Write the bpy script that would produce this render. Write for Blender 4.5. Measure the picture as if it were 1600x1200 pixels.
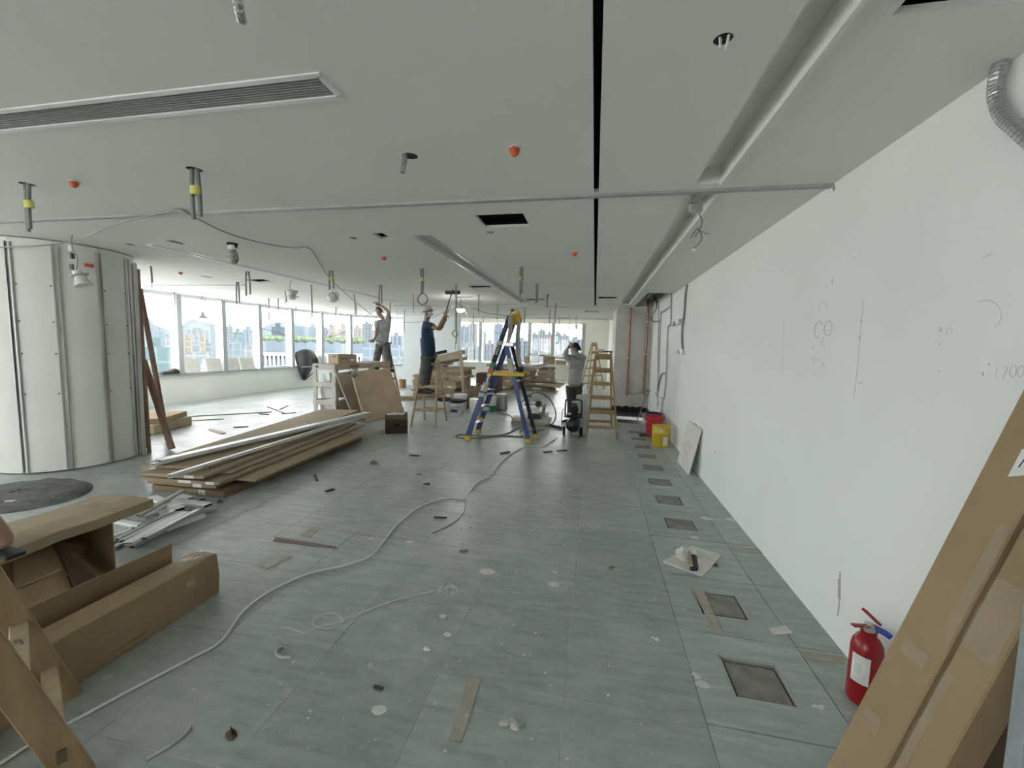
import bpy, bmesh, math, random
from mathutils import Vector, Matrix, Euler
random.seed(7)
for o in list(bpy.data.objects): bpy.data.objects.remove(o)
SC = bpy.context.scene
COL = SC.collection

# ------------------------------------------------------------------ camera
F, YAW, PITCH, ROLL, HCAM = 639.33, .19632, .092516, .026937, 1.574
def _cam_axes():
    cy, sy = math.cos(YAW), math.sin(YAW)
    right = Vector((cy, sy, 0)); fwd = Vector((-sy, cy, 0)); up = Vector((0, 0, 1))
    cp, sp = math.cos(PITCH), math.sin(PITCH)
    f2 = fwd*cp - up*sp; u2 = up*cp + fwd*sp
    cr, sr = math.cos(ROLL), math.sin(ROLL)
    return right*cr + u2*sr, u2*cr - right*sr, f2
CR, CU, CF = _cam_axes()
CAMP = Vector((0, 0, HCAM))
cd = bpy.data.cameras.new('camera'); cam = bpy.data.objects.new('camera', cd); COL.objects.link(cam)
cd.sensor_fit = 'HORIZONTAL'; cd.sensor_width = 36; cd.lens = F/1600*36
cd.clip_start = .02; cd.clip_end = 20000
cam.matrix_world = Matrix(((CR.x, CU.x, -CF.x, 0), (CR.y, CU.y, -CF.y, 0), (CR.z, CU.z, -CF.z, HCAM), (0, 0, 0, 1)))
SC.camera = cam

# ------------------------------------------------------------------ daylight, exposure
w = bpy.data.worlds.new('sky'); SC.world = w; w.use_nodes = True
nt = w.node_tree; nt.nodes.clear()
bg = nt.nodes.new('ShaderNodeBackground'); wo = nt.nodes.new('ShaderNodeOutputWorld')
bg.inputs['Color'].default_value = (.975, .985, 1.0, 1); bg.inputs['Strength'].default_value = 2.9
nt.links.new(bg.outputs[0], wo.inputs[0])
sd_ = bpy.data.lights.new('sun', 'SUN'); sd_.energy = 17.5; sd_.angle = .02; sd_.color = (1, .99, .97)
sun = bpy.data.objects.new('sun', sd_); COL.objects.link(sun); sun.rotation_euler = Vector((-.62, .45, -.72)).to_track_quat('-Z', 'Y').to_euler(); sun.location = (30, -20, 60)
vs = SC.view_settings
vs.view_transform = 'Standard'; vs.look = 'None'; vs.gamma = 1; vs.use_curve_mapping = False
vs.exposure = 1.56
try:
    SC.cycles.max_bounces = 16; SC.cycles.diffuse_bounces = 10; SC.cycles.transparent_max_bounces = 16
except Exception: pass

# ------------------------------------------------------------------ survey: from a sighted direction to a point on a real plane
def ray(px, py): return CR*(px-800) - CU*(py-600) + CF*F
def G(px, py, z=0.0):                 # on the horizontal plane at height z
    d = ray(px, py); return CAMP + d*((z-HCAM)/d.z)
def Wy(px, py, Y):                    # on the upright plane y = Y
    d = ray(px, py); return CAMP + d*(Y/d.y)
def Wx(px, py, X):
    d = ray(px, py); return CAMP + d*(X/d.x)

# ------------------------------------------------------------------ mesh helpers
def V(*a): return Vector(a[0]) if len(a) == 1 else Vector(a)
class MB:
    def __init__(s): s.v = []; s.f = []
    def add(s, vs_, fs_, M=None):
        o = len(s.v)
        s.v += [(M @ Vector(p)) if M is not None else Vector(p) for p in vs_]
        s.f += [tuple(i+o for i in f) for f in fs_]; return s
    def box(s, x0, x1, y0, y1, z0, z1, M=None):
        return s.add([(x0,y0,z0),(x1,y0,z0),(x1,y1,z0),(x0,y1,z0),(x0,y0,z1),(x1,y0,z1),(x1,y1,z1),(x0,y1,z1)],
                     [(3,2,1,0),(4,5,6,7),(0,1,5,4),(1,2,6,5),(2,3,7,6),(3,0,4,7)], M)
    def cbox(s, c, size, rz=0, M=None):
        h = [q/2 for q in size]
        T = Matrix.Translation(V(c)) @ Matrix.Rotation(rz, 4, 'Z')
        if M is not None: T = M @ T
        return s.box(-h[0], h[0], -h[1], h[1], -h[2], h[2], T)
    def hexa(s, p):                   # 8 corners: bottom 4 ccw, top 4 ccw
        return s.add(p, [(3,2,1,0),(4,5,6,7),(0,1,5,4),(1,2,6,5),(2,3,7,6),(3,0,4,7)])
    def beam(s, a, b, w_, h_, up=(0,0,1), w2=None, h2=None):   # bar a->b, w across, h along up
        a, b = V(a), V(b); d = (b-a).normalized(); up = V(up)
        if abs(d.dot(up)) > .98: up = Vector((1,0,0)) if abs(d.x) < .9 else Vector((0,1,0))
        x = d.cross(up).normalized(); u = x.cross(d).normalized()
        w2 = w_ if w2 is None else w2; h2 = h_ if h2 is None else h2
        p = [a-x*w_/2-u*h_/2, a+x*w_/2-u*h_/2, b+x*w2/2-u*h2/2, b-x*w2/2-u*h2/2,
             a-x*w_/2+u*h_/2, a+x*w_/2+u*h_/2, b+x*w2/2+u*h2/2, b-x*w2/2+u*h2/2]
        return s.hexa(p)
    def tube(s, pts, r, n=8, closed=False):
        pts = [V(p) for p in pts]; m = len(pts); o = len(s.v); prev = None
        for i, p in enumerate(pts):
            if closed: d = pts[(i+1) % m] - pts[i-1]
            else: d = pts[min(i+1, m-1)] - pts[max(i-1, 0)]
            d = d.normalized() if d.length > 1e-9 else Vector((0,0,1))
            if prev is None:
                a = Vector((0,0,1)) if abs(d.z) < .9 else Vector((1,0,0))
                u = d.cross(a).normalized()
            else:
                u = prev - d*prev.dot(d)
                u = u.normalized() if u.length > 1e-6 else d.orthogonal().normalized()
            prev = u; q = d.cross(u); rr = r[i] if isinstance(r, (list, tuple)) else r
            for k in range(n):
                t = 2*math.pi*k/n; s.v.append(p + u*(math.cos(t)*rr) + q*(math.sin(t)*rr))
        R = m if closed else m-1
        for i in range(R):
            for k in range(n):
                a0 = o+i*n+k; a1 = o+i*n+(k+1) % n; b0 = o+((i+1) % m)*n+k; b1 = o+((i+1) % m)*n+(k+1) % n
                s.f.append((a0, a1, b1, b0))
        if not closed:
            s.f.append(tuple(o+k for k in reversed(range(n)))); s.f.append(tuple(o+(m-1)*n+k for k in range(n)))
        return s
    def lathe(s, prof, n=24, M=None):  # prof [(r,z)...], around z
        o = len(s.v); T = M if M is not None else Matrix.Identity(4)
        for r, z in prof:
            for k in range(n):
                t = 2*math.pi*k/n; s.v.append(T @ Vector((r*math.cos(t), r*math.sin(t), z)))
        for i in range(len(prof)-1):
            for k in range(n):
                s.f.append((o+i*n+k, o+i*n+(k+1) % n, o+(i+1)*n+(k+1) % n, o+(i+1)*n+k))
        if prof[0][0] > 1e-5: s.f.append(tuple(o+k for k in reversed(range(n))))
        if prof[-1][0] > 1e-5: s.f.append(tuple(o+(len(prof)-1)*n+k for k in range(n)))
        return s
    def prism(s, poly, z0, z1, M=None):
        n = len(poly); vs_ = [(p[0], p[1], z0) for p in poly]+[(p[0], p[1], z1) for p in poly]
        fs_ = [tuple(reversed(range(n))), tuple(range(n, 2*n))]+[(k, (k+1) % n, n+(k+1) % n, n+k) for k in range(n)]
        return s.add(vs_, fs_, M)
    def quad(s, *p): return s.add(p, [tuple(range(len(p)))])
    def grid(s, P):                   # P[i][j] points
        o = len(s.v); n = len(P); m = len(P[0])
        for r in P: s.v += [V(p) for p in r]
        for i in range(n-1):
            for j in range(m-1): s.f.append((o+i*m+j, o+i*m+j+1, o+(i+1)*m+j+1, o+(i+1)*m+j))
        return s
    def sphere(s, c, r, n=12, m=8, sc=(1,1,1)):
        prof = [(max(1e-6, math.sin(math.pi*i/m)), -math.cos(math.pi*i/m)) for i in range(m+1)]
        return s.lathe(prof, n, Matrix.Translation(V(c)) @ Matrix.Diagonal((r*sc[0], r*sc[1], r*sc[2], 1)))
    def build(s, name, m, parent=None, smooth=False, bevel=0, solid=0, sub=0, seg=1, jit=0):
        me = bpy.data.meshes.new(name)
        vs_ = s.v
        if parent is not None:
            off = parent.get('_o', None); off = Vector(off) if off is not None else Vector((0,0,0))
        else:
            xs = [p.x for p in vs_]; ys = [p.y for p in vs_]; zs = [p.z for p in vs_]
            off = Vector(((min(xs)+max(xs))/2, (min(ys)+max(ys))/2, min(zs)))
        me.from_pydata([tuple(p-off) for p in vs_], [], s.f)
        bm = bmesh.new(); bm.from_mesh(me)
        bmesh.ops.remove_doubles(bm, verts=bm.verts, dist=1e-6)
        bmesh.ops.recalc_face_normals(bm, faces=bm.faces)
        if jit:
            for v_ in bm.verts: v_.co += Vector((random.uniform(-jit, jit), random.uniform(-jit, jit), random.uniform(-jit, jit)))
        bm.to_mesh(me); bm.free()
        if smooth:
            me.polygons.foreach_set('use_smooth', [True]*len(me.polygons))
            if smooth != 'all':
                try: me.set_sharp_from_angle(angle=math.radians(42))
                except Exception: pass
        ob = bpy.data.objects.new(name, me); COL.objects.link(ob)
        if m is not None: me.materials.append(m)
        if parent is None: ob.location = off
        else:
            ob.parent = parent
        ob['_o'] = off[:] if parent is not None else off[:]
        if solid:
            q = ob.modifiers.new('thick', 'SOLIDIFY'); q.thickness = solid; q.offset = 0
        if bevel:
            q = ob.modifiers.new('edge', 'BEVEL'); q.width = bevel; q.segments = seg; q.limit_method = 'ANGLE'
        if sub:
            q = ob.modifiers.new('sub', 'SUBSURF'); q.levels = sub; q.render_levels = sub
        return ob
LABELS = {}
def tag(o, label, cat, group=None):
    o['label'] = label; o['category'] = cat
    if group: o['group'] = group
    return o
def struct(o, label=None):
    o['kind'] = 'structure'
    if label: o['label'] = label
    return o
def thing(name, label, cat, loc, group=None):
    o = bpy.data.objects.new(name, None); COL.objects.link(o); o.location = loc; o['_o'] = tuple(loc)
    o.empty_display_size = .1
    return tag(o, label, cat, group)
def copy_tree(o, parent=None):
    c = o.copy(); COL.objects.link(c); c.parent = parent
    for ch in list(o.children): copy_tree(ch, c)
    return c
def smooth_path(pts, n=6):            # Catmull-Rom through points
    pts = [V(p) for p in pts]; out = []
    for i in range(len(pts)-1):
        p0 = pts[max(i-1, 0)]; p1 = pts[i]; p2 = pts[i+1]; p3 = pts[min(i+2, len(pts)-1)]
        for k in range(n):
            t = k/n
            out.append(.5*((2*p1)+(p2-p0)*t+(2*p0-5*p1+4*p2-p3)*t*t+(3*p1-p0-3*p2+p3)*t**3))
    out.append(pts[-1]); return out
ORD = ['first','second','third','fourth','fifth','sixth','seventh','eighth','ninth','tenth','eleventh','twelfth','thirteenth','fourteenth','fifteenth','sixteenth','seventeenth','eighteenth','nineteenth','twentieth']

# ------------------------------------------------------------------ materials
MATS = {}
def mat(name, col, rough=.6, metal=0, var=.12, scale=6, bump=0, bscale=None, spec=.5, alpha=None, emit=None, estr=0, stretch=(1,1,1), col2=None, coat=0, trans=0, detail=4, world=False):
    m = bpy.data.materials.new(name); m.use_nodes = True; n = m.node_tree.nodes; l = m.node_tree.links
    b = n['Principled BSDF']
    b.inputs['Roughness'].default_value = rough; b.inputs['Metallic'].default_value = metal
    b.inputs['Specular IOR Level'].default_value = spec
    if coat: b.inputs['Coat Weight'].default_value = coat
    c = tuple(col)+(1,)
    if var or col2:
        tc = n.new('ShaderNodeTexCoord'); mp = n.new('ShaderNodeMapping'); mp.inputs['Scale'].default_value = stretch
        nz = n.new('ShaderNodeTexNoise'); nz.inputs['Scale'].default_value = scale; nz.inputs['Detail'].default_value = detail
        if world:
            ge = n.new('ShaderNodeNewGeometry'); l.new(ge.outputs['Position'], mp.inputs['Vector'])
        else: l.new(tc.outputs['Object'], mp.inputs['Vector'])
        l.new(mp.outputs[0], nz.inputs['Vector'])
        rp = n.new('ShaderNodeValToRGB')
        a = col2 if col2 else [q*(1-var) for q in col]; d = col if col2 else [min(1, q*(1+var)) for q in col]
        rp.color_ramp.elements[0].position = .35; rp.color_ramp.elements[1].position = .65
        rp.color_ramp.elements[0].color = tuple(a)+(1,); rp.color_ramp.elements[1].color = tuple(d)+(1,)
        l.new(nz.outputs['Fac'], rp.inputs['Fac']); l.new(rp.outputs['Color'], b.inputs['Base Color'])
        if bump:
            n2 = n.new('ShaderNodeTexNoise'); n2.inputs['Scale'].default_value = bscale or scale*6; n2.inputs['Detail'].default_value = 3
            l.new(mp.outputs[0], n2.inputs['Vector'])
            bp = n.new('ShaderNodeBump'); bp.inputs['Strength'].default_value = bump; bp.inputs['Distance'].default_value = .01
            l.new(n2.outputs['Fac'], bp.inputs['Height']); l.new(bp.outputs[0], b.inputs['Normal'])
    else: b.inputs['Base Color'].default_value = c
    if emit: b.inputs['Emission Color'].default_value = tuple(emit)+(1,); b.inputs['Emission Strength'].default_value = estr
    if alpha is not None: b.inputs['Alpha'].default_value = alpha
    if trans: b.inputs['Transmission Weight'].default_value = trans
    MATS[name] = m; return m
def glass_mat(name, tint=(.985,.99,.99), ior=1.45):
    m = bpy.data.materials.new(name); m.use_nodes = True; n = m.node_tree.nodes; l = m.node_tree.links; n.clear()
    t = n.new('ShaderNodeBsdfTransparent'); t.inputs[0].default_value = tuple(tint)+(1,)
    g = n.new('ShaderNodeBsdfGlossy'); g.inputs['Roughness'].default_value = .02
    fr = n.new('ShaderNodeFresnel'); ge = n.new('ShaderNodeNewGeometry'); mr = n.new('ShaderNodeMapRange'); mr.inputs[3].default_value = ior; mr.inputs[4].default_value = 1/ior; l.new(ge.outputs['Backfacing'], mr.inputs[0]); l.new(mr.outputs[0], fr.inputs[0])
    mx = n.new('ShaderNodeMixShader'); o = n.new('ShaderNodeOutputMaterial')
    l.new(fr.outputs[0], mx.inputs[0]); l.new(t.outputs[0], mx.inputs[1]); l.new(g.outputs[0], mx.inputs[2]); l.new(mx.outputs[0], o.inputs[0])
    return m
def film_mat(name, col, a, rough=.2):        # translucent plastic film / clear tape
    m = bpy.data.materials.new(name); m.use_nodes = True; n = m.node_tree.nodes; l = m.node_tree.links
    b = n['Principled BSDF']; b.inputs['Base Color'].default_value = tuple(col)+(1,); b.inputs['Roughness'].default_value = rough
    t = n.new('ShaderNodeBsdfTransparent'); mx = n.new('ShaderNodeMixShader'); mx.inputs[0].default_value = a
    l.new(t.outputs[0], mx.inputs[1]); l.new(b.outputs[0], mx.inputs[2]); l.new(mx.outputs[0], n['Material Output'].inputs[0])
    tc = n.new('ShaderNodeTexCoord'); nz = n.new('ShaderNodeTexNoise'); nz.inputs['Scale'].default_value = 18; nz.inputs['Detail'].default_value = 3
    bp = n.new('ShaderNodeBump'); bp.inputs['Strength'].default_value = .7; bp.inputs['Distance'].default_value = .02
    l.new(tc.outputs['Object'], nz.inputs['Vector']); l.new(nz.outputs['Fac'], bp.inputs['Height']); l.new(bp.outputs[0], b.inputs['Normal'])
    return m
M_ceil = mat('ceiling_paint', (.735,.745,.715), .85, var=.03, scale=.6, bump=.05, bscale=60, world=True)
M_wall = mat('white_wall_paint', (.80,.82,.79), .8, var=.035, scale=.8, bump=.08, bscale=40, world=True)
M_wall2 = mat('cream_wall_paint', (.78,.78,.72), .8, var=.03, scale=.7, world=True)
M_pier = mat('bare_plaster', (.60,.585,.54), .85, var=.08, scale=2.2, world=True)
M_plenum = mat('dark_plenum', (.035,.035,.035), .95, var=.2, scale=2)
M_board = mat('gypsum_board', (.74,.745,.71), .85, var=.04, scale=1.4, bump=.05, bscale=30, world=True)
M_gyp = mat('gypsum_offcut', (.66,.65,.61), .8, var=.06, scale=8)
M_galv = mat('galvanised_steel', (.58,.58,.565), .42, .75, var=.18, scale=5, stretch=(1,1,.2))
M_alu = mat('aluminium', (.62,.63,.63), .35, .8, var=.08, scale=8)
M_wmet = mat('white_coated_metal', (.82,.83,.82), .35, 0, var=.03, scale=4)
M_gmet = mat('grey_painted_metal', (.42,.43,.42), .45, .2, var=.06, scale=4)
M_dark = mat('dark_metal', (.06,.065,.07), .5, .3, var=.1, scale=8)
M_black = mat('black_rubber', (.015,.015,.017), .7, var=.2, scale=8)
M_cond = mat('grey_flexible_conduit', (.24,.245,.24), .5, .35, var=.12, scale=30)
M_steelflex = mat('corrugated_steel_conduit', (.42,.43,.42), .35, .8, var=.1, scale=30)
M_ytape = mat('yellow_tape', (.62,.58,.14), .6, var=.08, scale=20)
M_cable = mat('grey_cable', (.30,.30,.295), .6, var=.06, scale=10)
M_wcable = mat('white_cable', (.74,.75,.72), .55, var=.05, scale=10)
M_dcable = mat('dark_cable', (.12,.12,.12), .6, var=.06, scale=10)
M_cop = mat('copper', (.34,.185,.135), .4, .8, var=.15, scale=6, stretch=(1,1,.3))
M_card = mat('cardboard', (.30,.215,.120), .8, var=.10, scale=3, bump=.08, bscale=60)
M_card2 = mat('pale_cardboard', (.37,.30,.195), .8, var=.08, scale=3, bump=.06, bscale=60)
M_card3 = mat('dark_cardboard', (.13,.085,.055), .8, var=.10, scale=3, bump=.08, bscale=60)
M_cards = [mat('flat_carton_brown_%s' % k, c, .8, var=.08, scale=3) for k, c in (('light',(.40,.335,.24)),('mid',(.33,.26,.17)),('tan',(.29,.22,.14)),('dark',(.21,.15,.09)))]
M_paper = mat('white_paper', (.72,.72,.70), .7, var=.05, scale=20)
M_ink = mat('dark_ink', (.05,.05,.05), .7, var=0)
M_pencil = mat('pencil_line', (.42,.43,.42), .8, var=0)
M_wood = mat('worn_ladder_wood', (.32,.215,.115), .65, var=.2, scale=5, stretch=(3,3,.5), bump=.08, bscale=40)
M_wood2 = mat('pale_ladder_wood', (.40,.31,.20), .65, var=.15, scale=5, stretch=(3,3,.5))
M_redwood = mat('reddish_timber', (.24,.15,.11), .7, var=.2, scale=5, stretch=(3,3,.5))
M_crate = mat('greyed_crate_plywood', (.53,.51,.46), .75, var=.08, scale=4)
M_crate2 = mat('crate_side_plywood', (.40,.34,.27), .75, var=.1, scale=4)
M_ply = mat('plywood_sheet', (.40,.315,.21), .7, var=.10, scale=2.5, stretch=(5,1,.4))
M_film = film_mat('bubble_wrap_film', (.74,.76,.76), .75, .25)
M_tapec = film_mat('clear_packing_tape', (.50,.44,.34), .24, .05)
M_blue = mat('blue_fibreglass', (.010,.045,.19), .4, var=.12, scale=6)
M_navy = mat('dark_blue_fibreglass', (.008,.02,.06), .45, var=.1, scale=6)
M_yel = mat('yellow_plastic', (.62,.42,.03), .5, var=.08, scale=8)
M_yelb = mat('yellow_drum_paint', (.58,.44,.03), .4, var=.08, scale=6)
M_red = mat('red_gloss_paint', (.30,.008,.014), .3, var=.05, scale=5)
M_redb = mat('red_plastic', (.52,.03,.045), .45, var=.05, scale=5)
M_orange = mat('orange_plastic', (.60,.10,.035), .5, var=.08, scale=20)
M_bluep = mat('blue_plastic', (.03,.06,.40), .4, var=.05, scale=8)
M_green = mat('green_print', (.02,.16,.06), .5, var=.05, scale=8)
M_whitep = mat('white_plastic', (.70,.71,.70), .45, var=.04, scale=8)
M_dust = mat('grey_cement_dust', (.12,.12,.11), .95, var=.25, scale=9, bump=.6, bscale=30)
M_rag = mat('dusty_rag', (.50,.49,.46), .9, var=.12, scale=10)
M_pinkt = mat('red_floor_tape', (.25,.16,.15), .7, var=.1, scale=10)
M_beiget = mat('beige_masking_tape', (.40,.36,.30), .7, var=.08, scale=10)
M_skin = mat('skin', (.36,.215,.155), .55, var=.06, scale=10)
M_glass = glass_mat('window_glass')
M_frame = mat('window_frame_white', (.74,.76,.76), .5, var=.03, scale=3)
M_frameg = mat('window_frame_grey', (.38,.41,.42), .5, .1, var=.03, scale=3)
M_bulb = mat('lit_lamp_lens', (1,1,1), .5, var=0, emit=(1,.99,.95), estr=55)
M_bulb2 = mat('lit_lamp_lens_dim', (1,1,1), .5, var=0, emit=(1,.99,.95), estr=38)

def floor_material(name, base, dustc, dust_lo, dust_hi, rough):
    m = bpy.data.materials.new(name); m.use_nodes = True; n = m.node_tree.nodes; l = m.node_tree.links
    b = n['Principled BSDF']; ge = n.new('ShaderNodeNewGeometry'); oi = n.new('ShaderNodeObjectInfo')
    def noise(sc, det=4, st=(1,1,1), rough_=.55):
        mp = n.new('ShaderNodeMapping'); mp.inputs['Scale'].default_value = st; l.new(ge.outputs['Position'], mp.inputs['Vector'])
        z = n.new('ShaderNodeTexNoise'); z.inputs['Scale'].default_value = sc; z.inputs['Detail'].default_value = det; z.inputs['Roughness'].default_value = rough_
        l.new(mp.outputs[0], z.inputs['Vector']); return z
    def ramp(src, p0, p1, c0, c1):
        r = n.new('ShaderNodeValToRGB'); r.color_ramp.elements[0].position = p0; r.color_ramp.elements[1].position = p1
        r.color_ramp.elements[0].color = tuple(c0)+(1,); r.color_ramp.elements[1].color = tuple(c1)+(1,); l.new(src, r.inputs[0]); return r
    def mix(fac, a, c):
        x = n.new('ShaderNodeMix'); x.data_type = 'RGBA'; l.new(fac, x.inputs[0])
        for q, s_ in ((a, 6), (c, 7)):
            if isinstance(q, tuple): x.inputs[s_].default_value = q+(1,)
            else: l.new(q, x.inputs[s_])
        return x.outputs[2]
    streak = ramp(noise(7, 6, (.6, 2.6, 1), .65).outputs['Fac'], .35, .68, [q*.84 for q in base], [q*1.16 for q in base])
    hs = n.new('ShaderNodeHueSaturation'); l.new(streak.outputs[0], hs.inputs['Color'])
    mr = n.new('ShaderNodeMapRange'); mr.inputs[3].default_value = .90; mr.inputs[4].default_value = 1.1; l.new(oi.outputs['Random'], mr.inputs[0]); l.new(mr.outputs[0], hs.inputs['Value'])
    dust = ramp(noise(1.3, 8, (1,1,1), .7).outputs['Fac'], dust_lo, dust_hi, (0,0,0), (.75,.75,.75))
    c1 = mix(dust.outputs[0], hs.outputs[0], tuple(dustc))
    fine = ramp(noise(30, 3).outputs['Fac'], .60, .78, (0,0,0), (.35,.35,.35)); c2 = mix(fine.outputs[0], c1, tuple(q*1.15 for q in dustc))
    # small drops of dried white paint
    vo = n.new('ShaderNodeTexVoronoi'); vo.inputs['Scale'].default_value = 3.1; vo.inputs['Randomness'].default_value = 1
    nw = noise(9, 2); mw = n.new('ShaderNodeVectorMath'); mw.operation = 'MULTIPLY_ADD'; l.new(nw.outputs['Color'], mw.inputs[0]); mw.inputs[1].default_value = (.08,.08,.08); l.new(ge.outputs['Position'], mw.inputs[2])
    l.new(mw.outputs[0], vo.inputs['Vector'])
    sp = ramp(vo.outputs['Distance'], .045, .07, (.8,.8,.8), (0,0,0)); c3 = mix(sp.outputs[0], c2, (.52,.54,.52))
    l.new(c3, b.inputs['Base Color'])
    rr = n.new('ShaderNodeMapRange'); rr.inputs[3].default_value = rough-.07; rr.inputs[4].default_value = rough+.16; l.new(noise(2.5, 5, (.6,2,1)).outputs['Fac'], rr.inputs[0]); l.new(rr.outputs[0], b.inputs['Roughness'])
    bp = n.new('ShaderNodeBump'); bp.inputs['Strength'].default_value = .10; bp.inputs['Distance'].default_value = .01
    l.new(noise(14, 4, (.5,1.6,1)).outputs['Fac'], bp.inputs['Height']); l.new(bp.outputs[0], b.inputs['Normal'])
    b.inputs['Specular IOR Level'].default_value = .36
    return m
M_floor = floor_material('dusty_vinyl_tile', (.36,.388,.376), (.56,.575,.57), .47, .78, .30)
M_floorg = floor_material('greenish_vinyl_tile', (.385,.435,.42), (.50,.525,.51), .56, .9, .36)
M_joint = mat('tile_joint_dust', (.42,.42,.41), .9, var=.3, scale=3, world=True)
M_boxlid = mat('floor_box_lid', (.24,.235,.215), .7, var=.2, scale=10)
# ================================================================== THE ROOM
CZ = 2.6; WX = 1.367; T = .6; TX0 = -.664; TY0 = 1.7375
LX = -9.7
FAC = [(LX,-4.3),(LX,-3.05),(LX,-1.8),(LX,-.55),(LX,.7),(LX,1.95),(LX,3.2),(LX,4.42),(LX,5.62),(LX,6.82),(LX,8.0),(LX,9.19),(LX,10.39),(-9.68,11.68),(-9.52,12.96),(-9.15,14.15),(-8.3,15.05),(-7.05,15.45)]
# ---- floor: raised-floor tiles over a slab
fl = struct(MB().box(-9.9, 1.5, -4.4, 20.2, -.35, -.30).build('floor', M_joint), 'dusty grey vinyl tiled floor')
fl['_o'] = fl.location[:]
def kid(ob, parent): return ob
PITX0, PITX1, PITY0, PITY1 = .56, 1.16, 8.95, 9.75
TILES = []
for i in range(-16, 4):
    for j in range(-11, 31):
        x0 = TX0+i*T; x1 = x0+T; y0 = TY0+j*T; y1 = y0+T
        x0 = max(x0, -9.75); x1 = min(x1, WX+.01)
        c = Vector(((x0+x1)/2, (y0+y1)/2, 0)); d = c-CAMP
        depth = d.dot(CF); px = 800+F*d.dot(CR)/max(depth, .01); py = 600-F*d.dot(CU)/max(depth, .01)
        vis = depth > .3 and -250 < px < 1750 and py < 1500
        TILES.append((0 if vis else 1, d.length, i, j, x0, x1, y0, y1))
TILES.sort()
shared = {}
g_ = .0022
rest = MB(); cnt = 0
for vis, dist, i, j, x0, x1, y0, y1 in TILES:
    if i >= 2 and y1 > PITY0-.2 and y0 < 10.0: continue
    boxed = (i == 2 and 0 <= j <= 11)
    if cnt < 300 and vis == 0:
        cnt += 1
        key = (round(x1-x0, 3), boxed, i >= 2)
        if key not in shared:
            m_ = MB(); hx = (x1-x0)/2-g_; hy = T/2-g_
            if not boxed:
                m_.box(-hx, hx, -hy, hy, -.0045 if i < 2 else -.035, 0)
            else:
                a, b = .140, .135
                m_.box(-hx, -a, -hy, hy, -.035, 0).box(a, hx, -hy, hy, -.035, 0).box(-a, a, -hy, -b, -.035, 0).box(-a, a, b, hy, -.035, 0)
            me = bpy.data.meshes.new('tile'); me.from_pydata([tuple(p) for p in m_.v], [], m_.f); me.materials.append(M_floorg if i >= 2 else M_floor)
            shared[key] = me
        o = bpy.data.objects.new('tile', shared[key]); COL.objects.link(o); o.parent = fl
        o.location = Vector(((x0+x1)/2, (y0+y1)/2, random.uniform(-.0012, 0) if not (i == 2 and j == 0) else .0015))-Vector(fl['_o'])
        if (i == 2 and j == 0) or (i == 3): pass
        if boxed:
            if 'lid' not in shared:
                a, b = .139, .134
                q = MB(); q.box(-a, a, -b, b, -.034, -.030)
                for s_ in (-1, 1):
                    q.box(s_*a-.012*(s_ > 0), s_*a+.012*(s_ < 0), -b, b, -.03, -.001); q.box(-a, a, s_*b-.012*(s_ > 0), s_*b+.012*(s_ < 0), -.03, -.001)
                me = bpy.data.meshes.new('floor_box_frame'); me.from_pydata([tuple(p) for p in q.v], [], q.f); me.materials.append(M_dark if False else M_gmet); shared['frame'] = me
                q = MB(); q.box(-.115, .115, -.108, .108, -.03, -.012).box(-.09, .02, -.118, -.112, -.02, -.004)
                me = bpy.data.meshes.new('floor_box_lid'); me.from_pydata([tuple(p) for p in q.v], [], q.f); me.materials.append(M_boxlid); shared['lid'] = me
            for nm in ('frame', 'lid'):
                c = bpy.data.objects.new('floor_box_'+nm, shared[nm]); COL.objects.link(c); c.parent = o
                if nm == 'lid' and j == 4: c.rotation_euler = (.06, 0, .10); c.location.z = .012
                if nm == 'lid' and j in (1, 5, 6): c.location.z = .008
    else:
        rest.box(x0+g_, x1-g_, y0+g_, y1-g_, -.0045, 0)
o = rest.build('tile_field', M_floor, fl); o['kind'] = 'stuff'
# slab right under the tiles (the joints show it) and the edges round the pit
o = MB().box(-9.75, .536, -4.3, 20, -.05, -.0018).box(.536, WX+.005, -4.3, 8.93, -.05, -.0365).box(.536, WX+.005, 9.95, 20, -.05, -.0365).build('screed', M_joint, fl)
pit = MB().box(.536, PITX0, 8.935, 10.65, -.03, .004).box(PITX0, WX, 8.935, PITY0-.8+.04, -.03, .004).box(1.16, WX, 8.96, 10.65, -.03, .003)
pit.build('pit_frame', M_gmet, fl)
MB().box(PITX0, 1.16, 9.72, 9.78, -.05, .012).build('pit_edge_strip', M_wmet, fl)
MB().box(.53, WX, 8.95, 10.66, -.30, -.16).build('pit_bed', M_dust, fl)
bb = MB()
pts = []
for k in range(15):
    x = .50+k*(WX-.5-.004)/14; pts.append((x, .13+random.uniform(-.025, .02)))
vv = [(x, 10.632, -.02) for x, z in pts]+[(x, 10.632, z) for x, z in pts]
bb.add(vv, [(k, k+1, k+16, k+15) for k in range(14)])
bb.box(PITX0, 1.16, 9.78, 10.63, -.05, .003).box(1.335, 1.362, 9.2, 10.63, -.02, .10)
bb.build('bitumen_coat', mat('black_bitumen', (.012,.013,.015), .6, var=.3, scale=12), fl)

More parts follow.
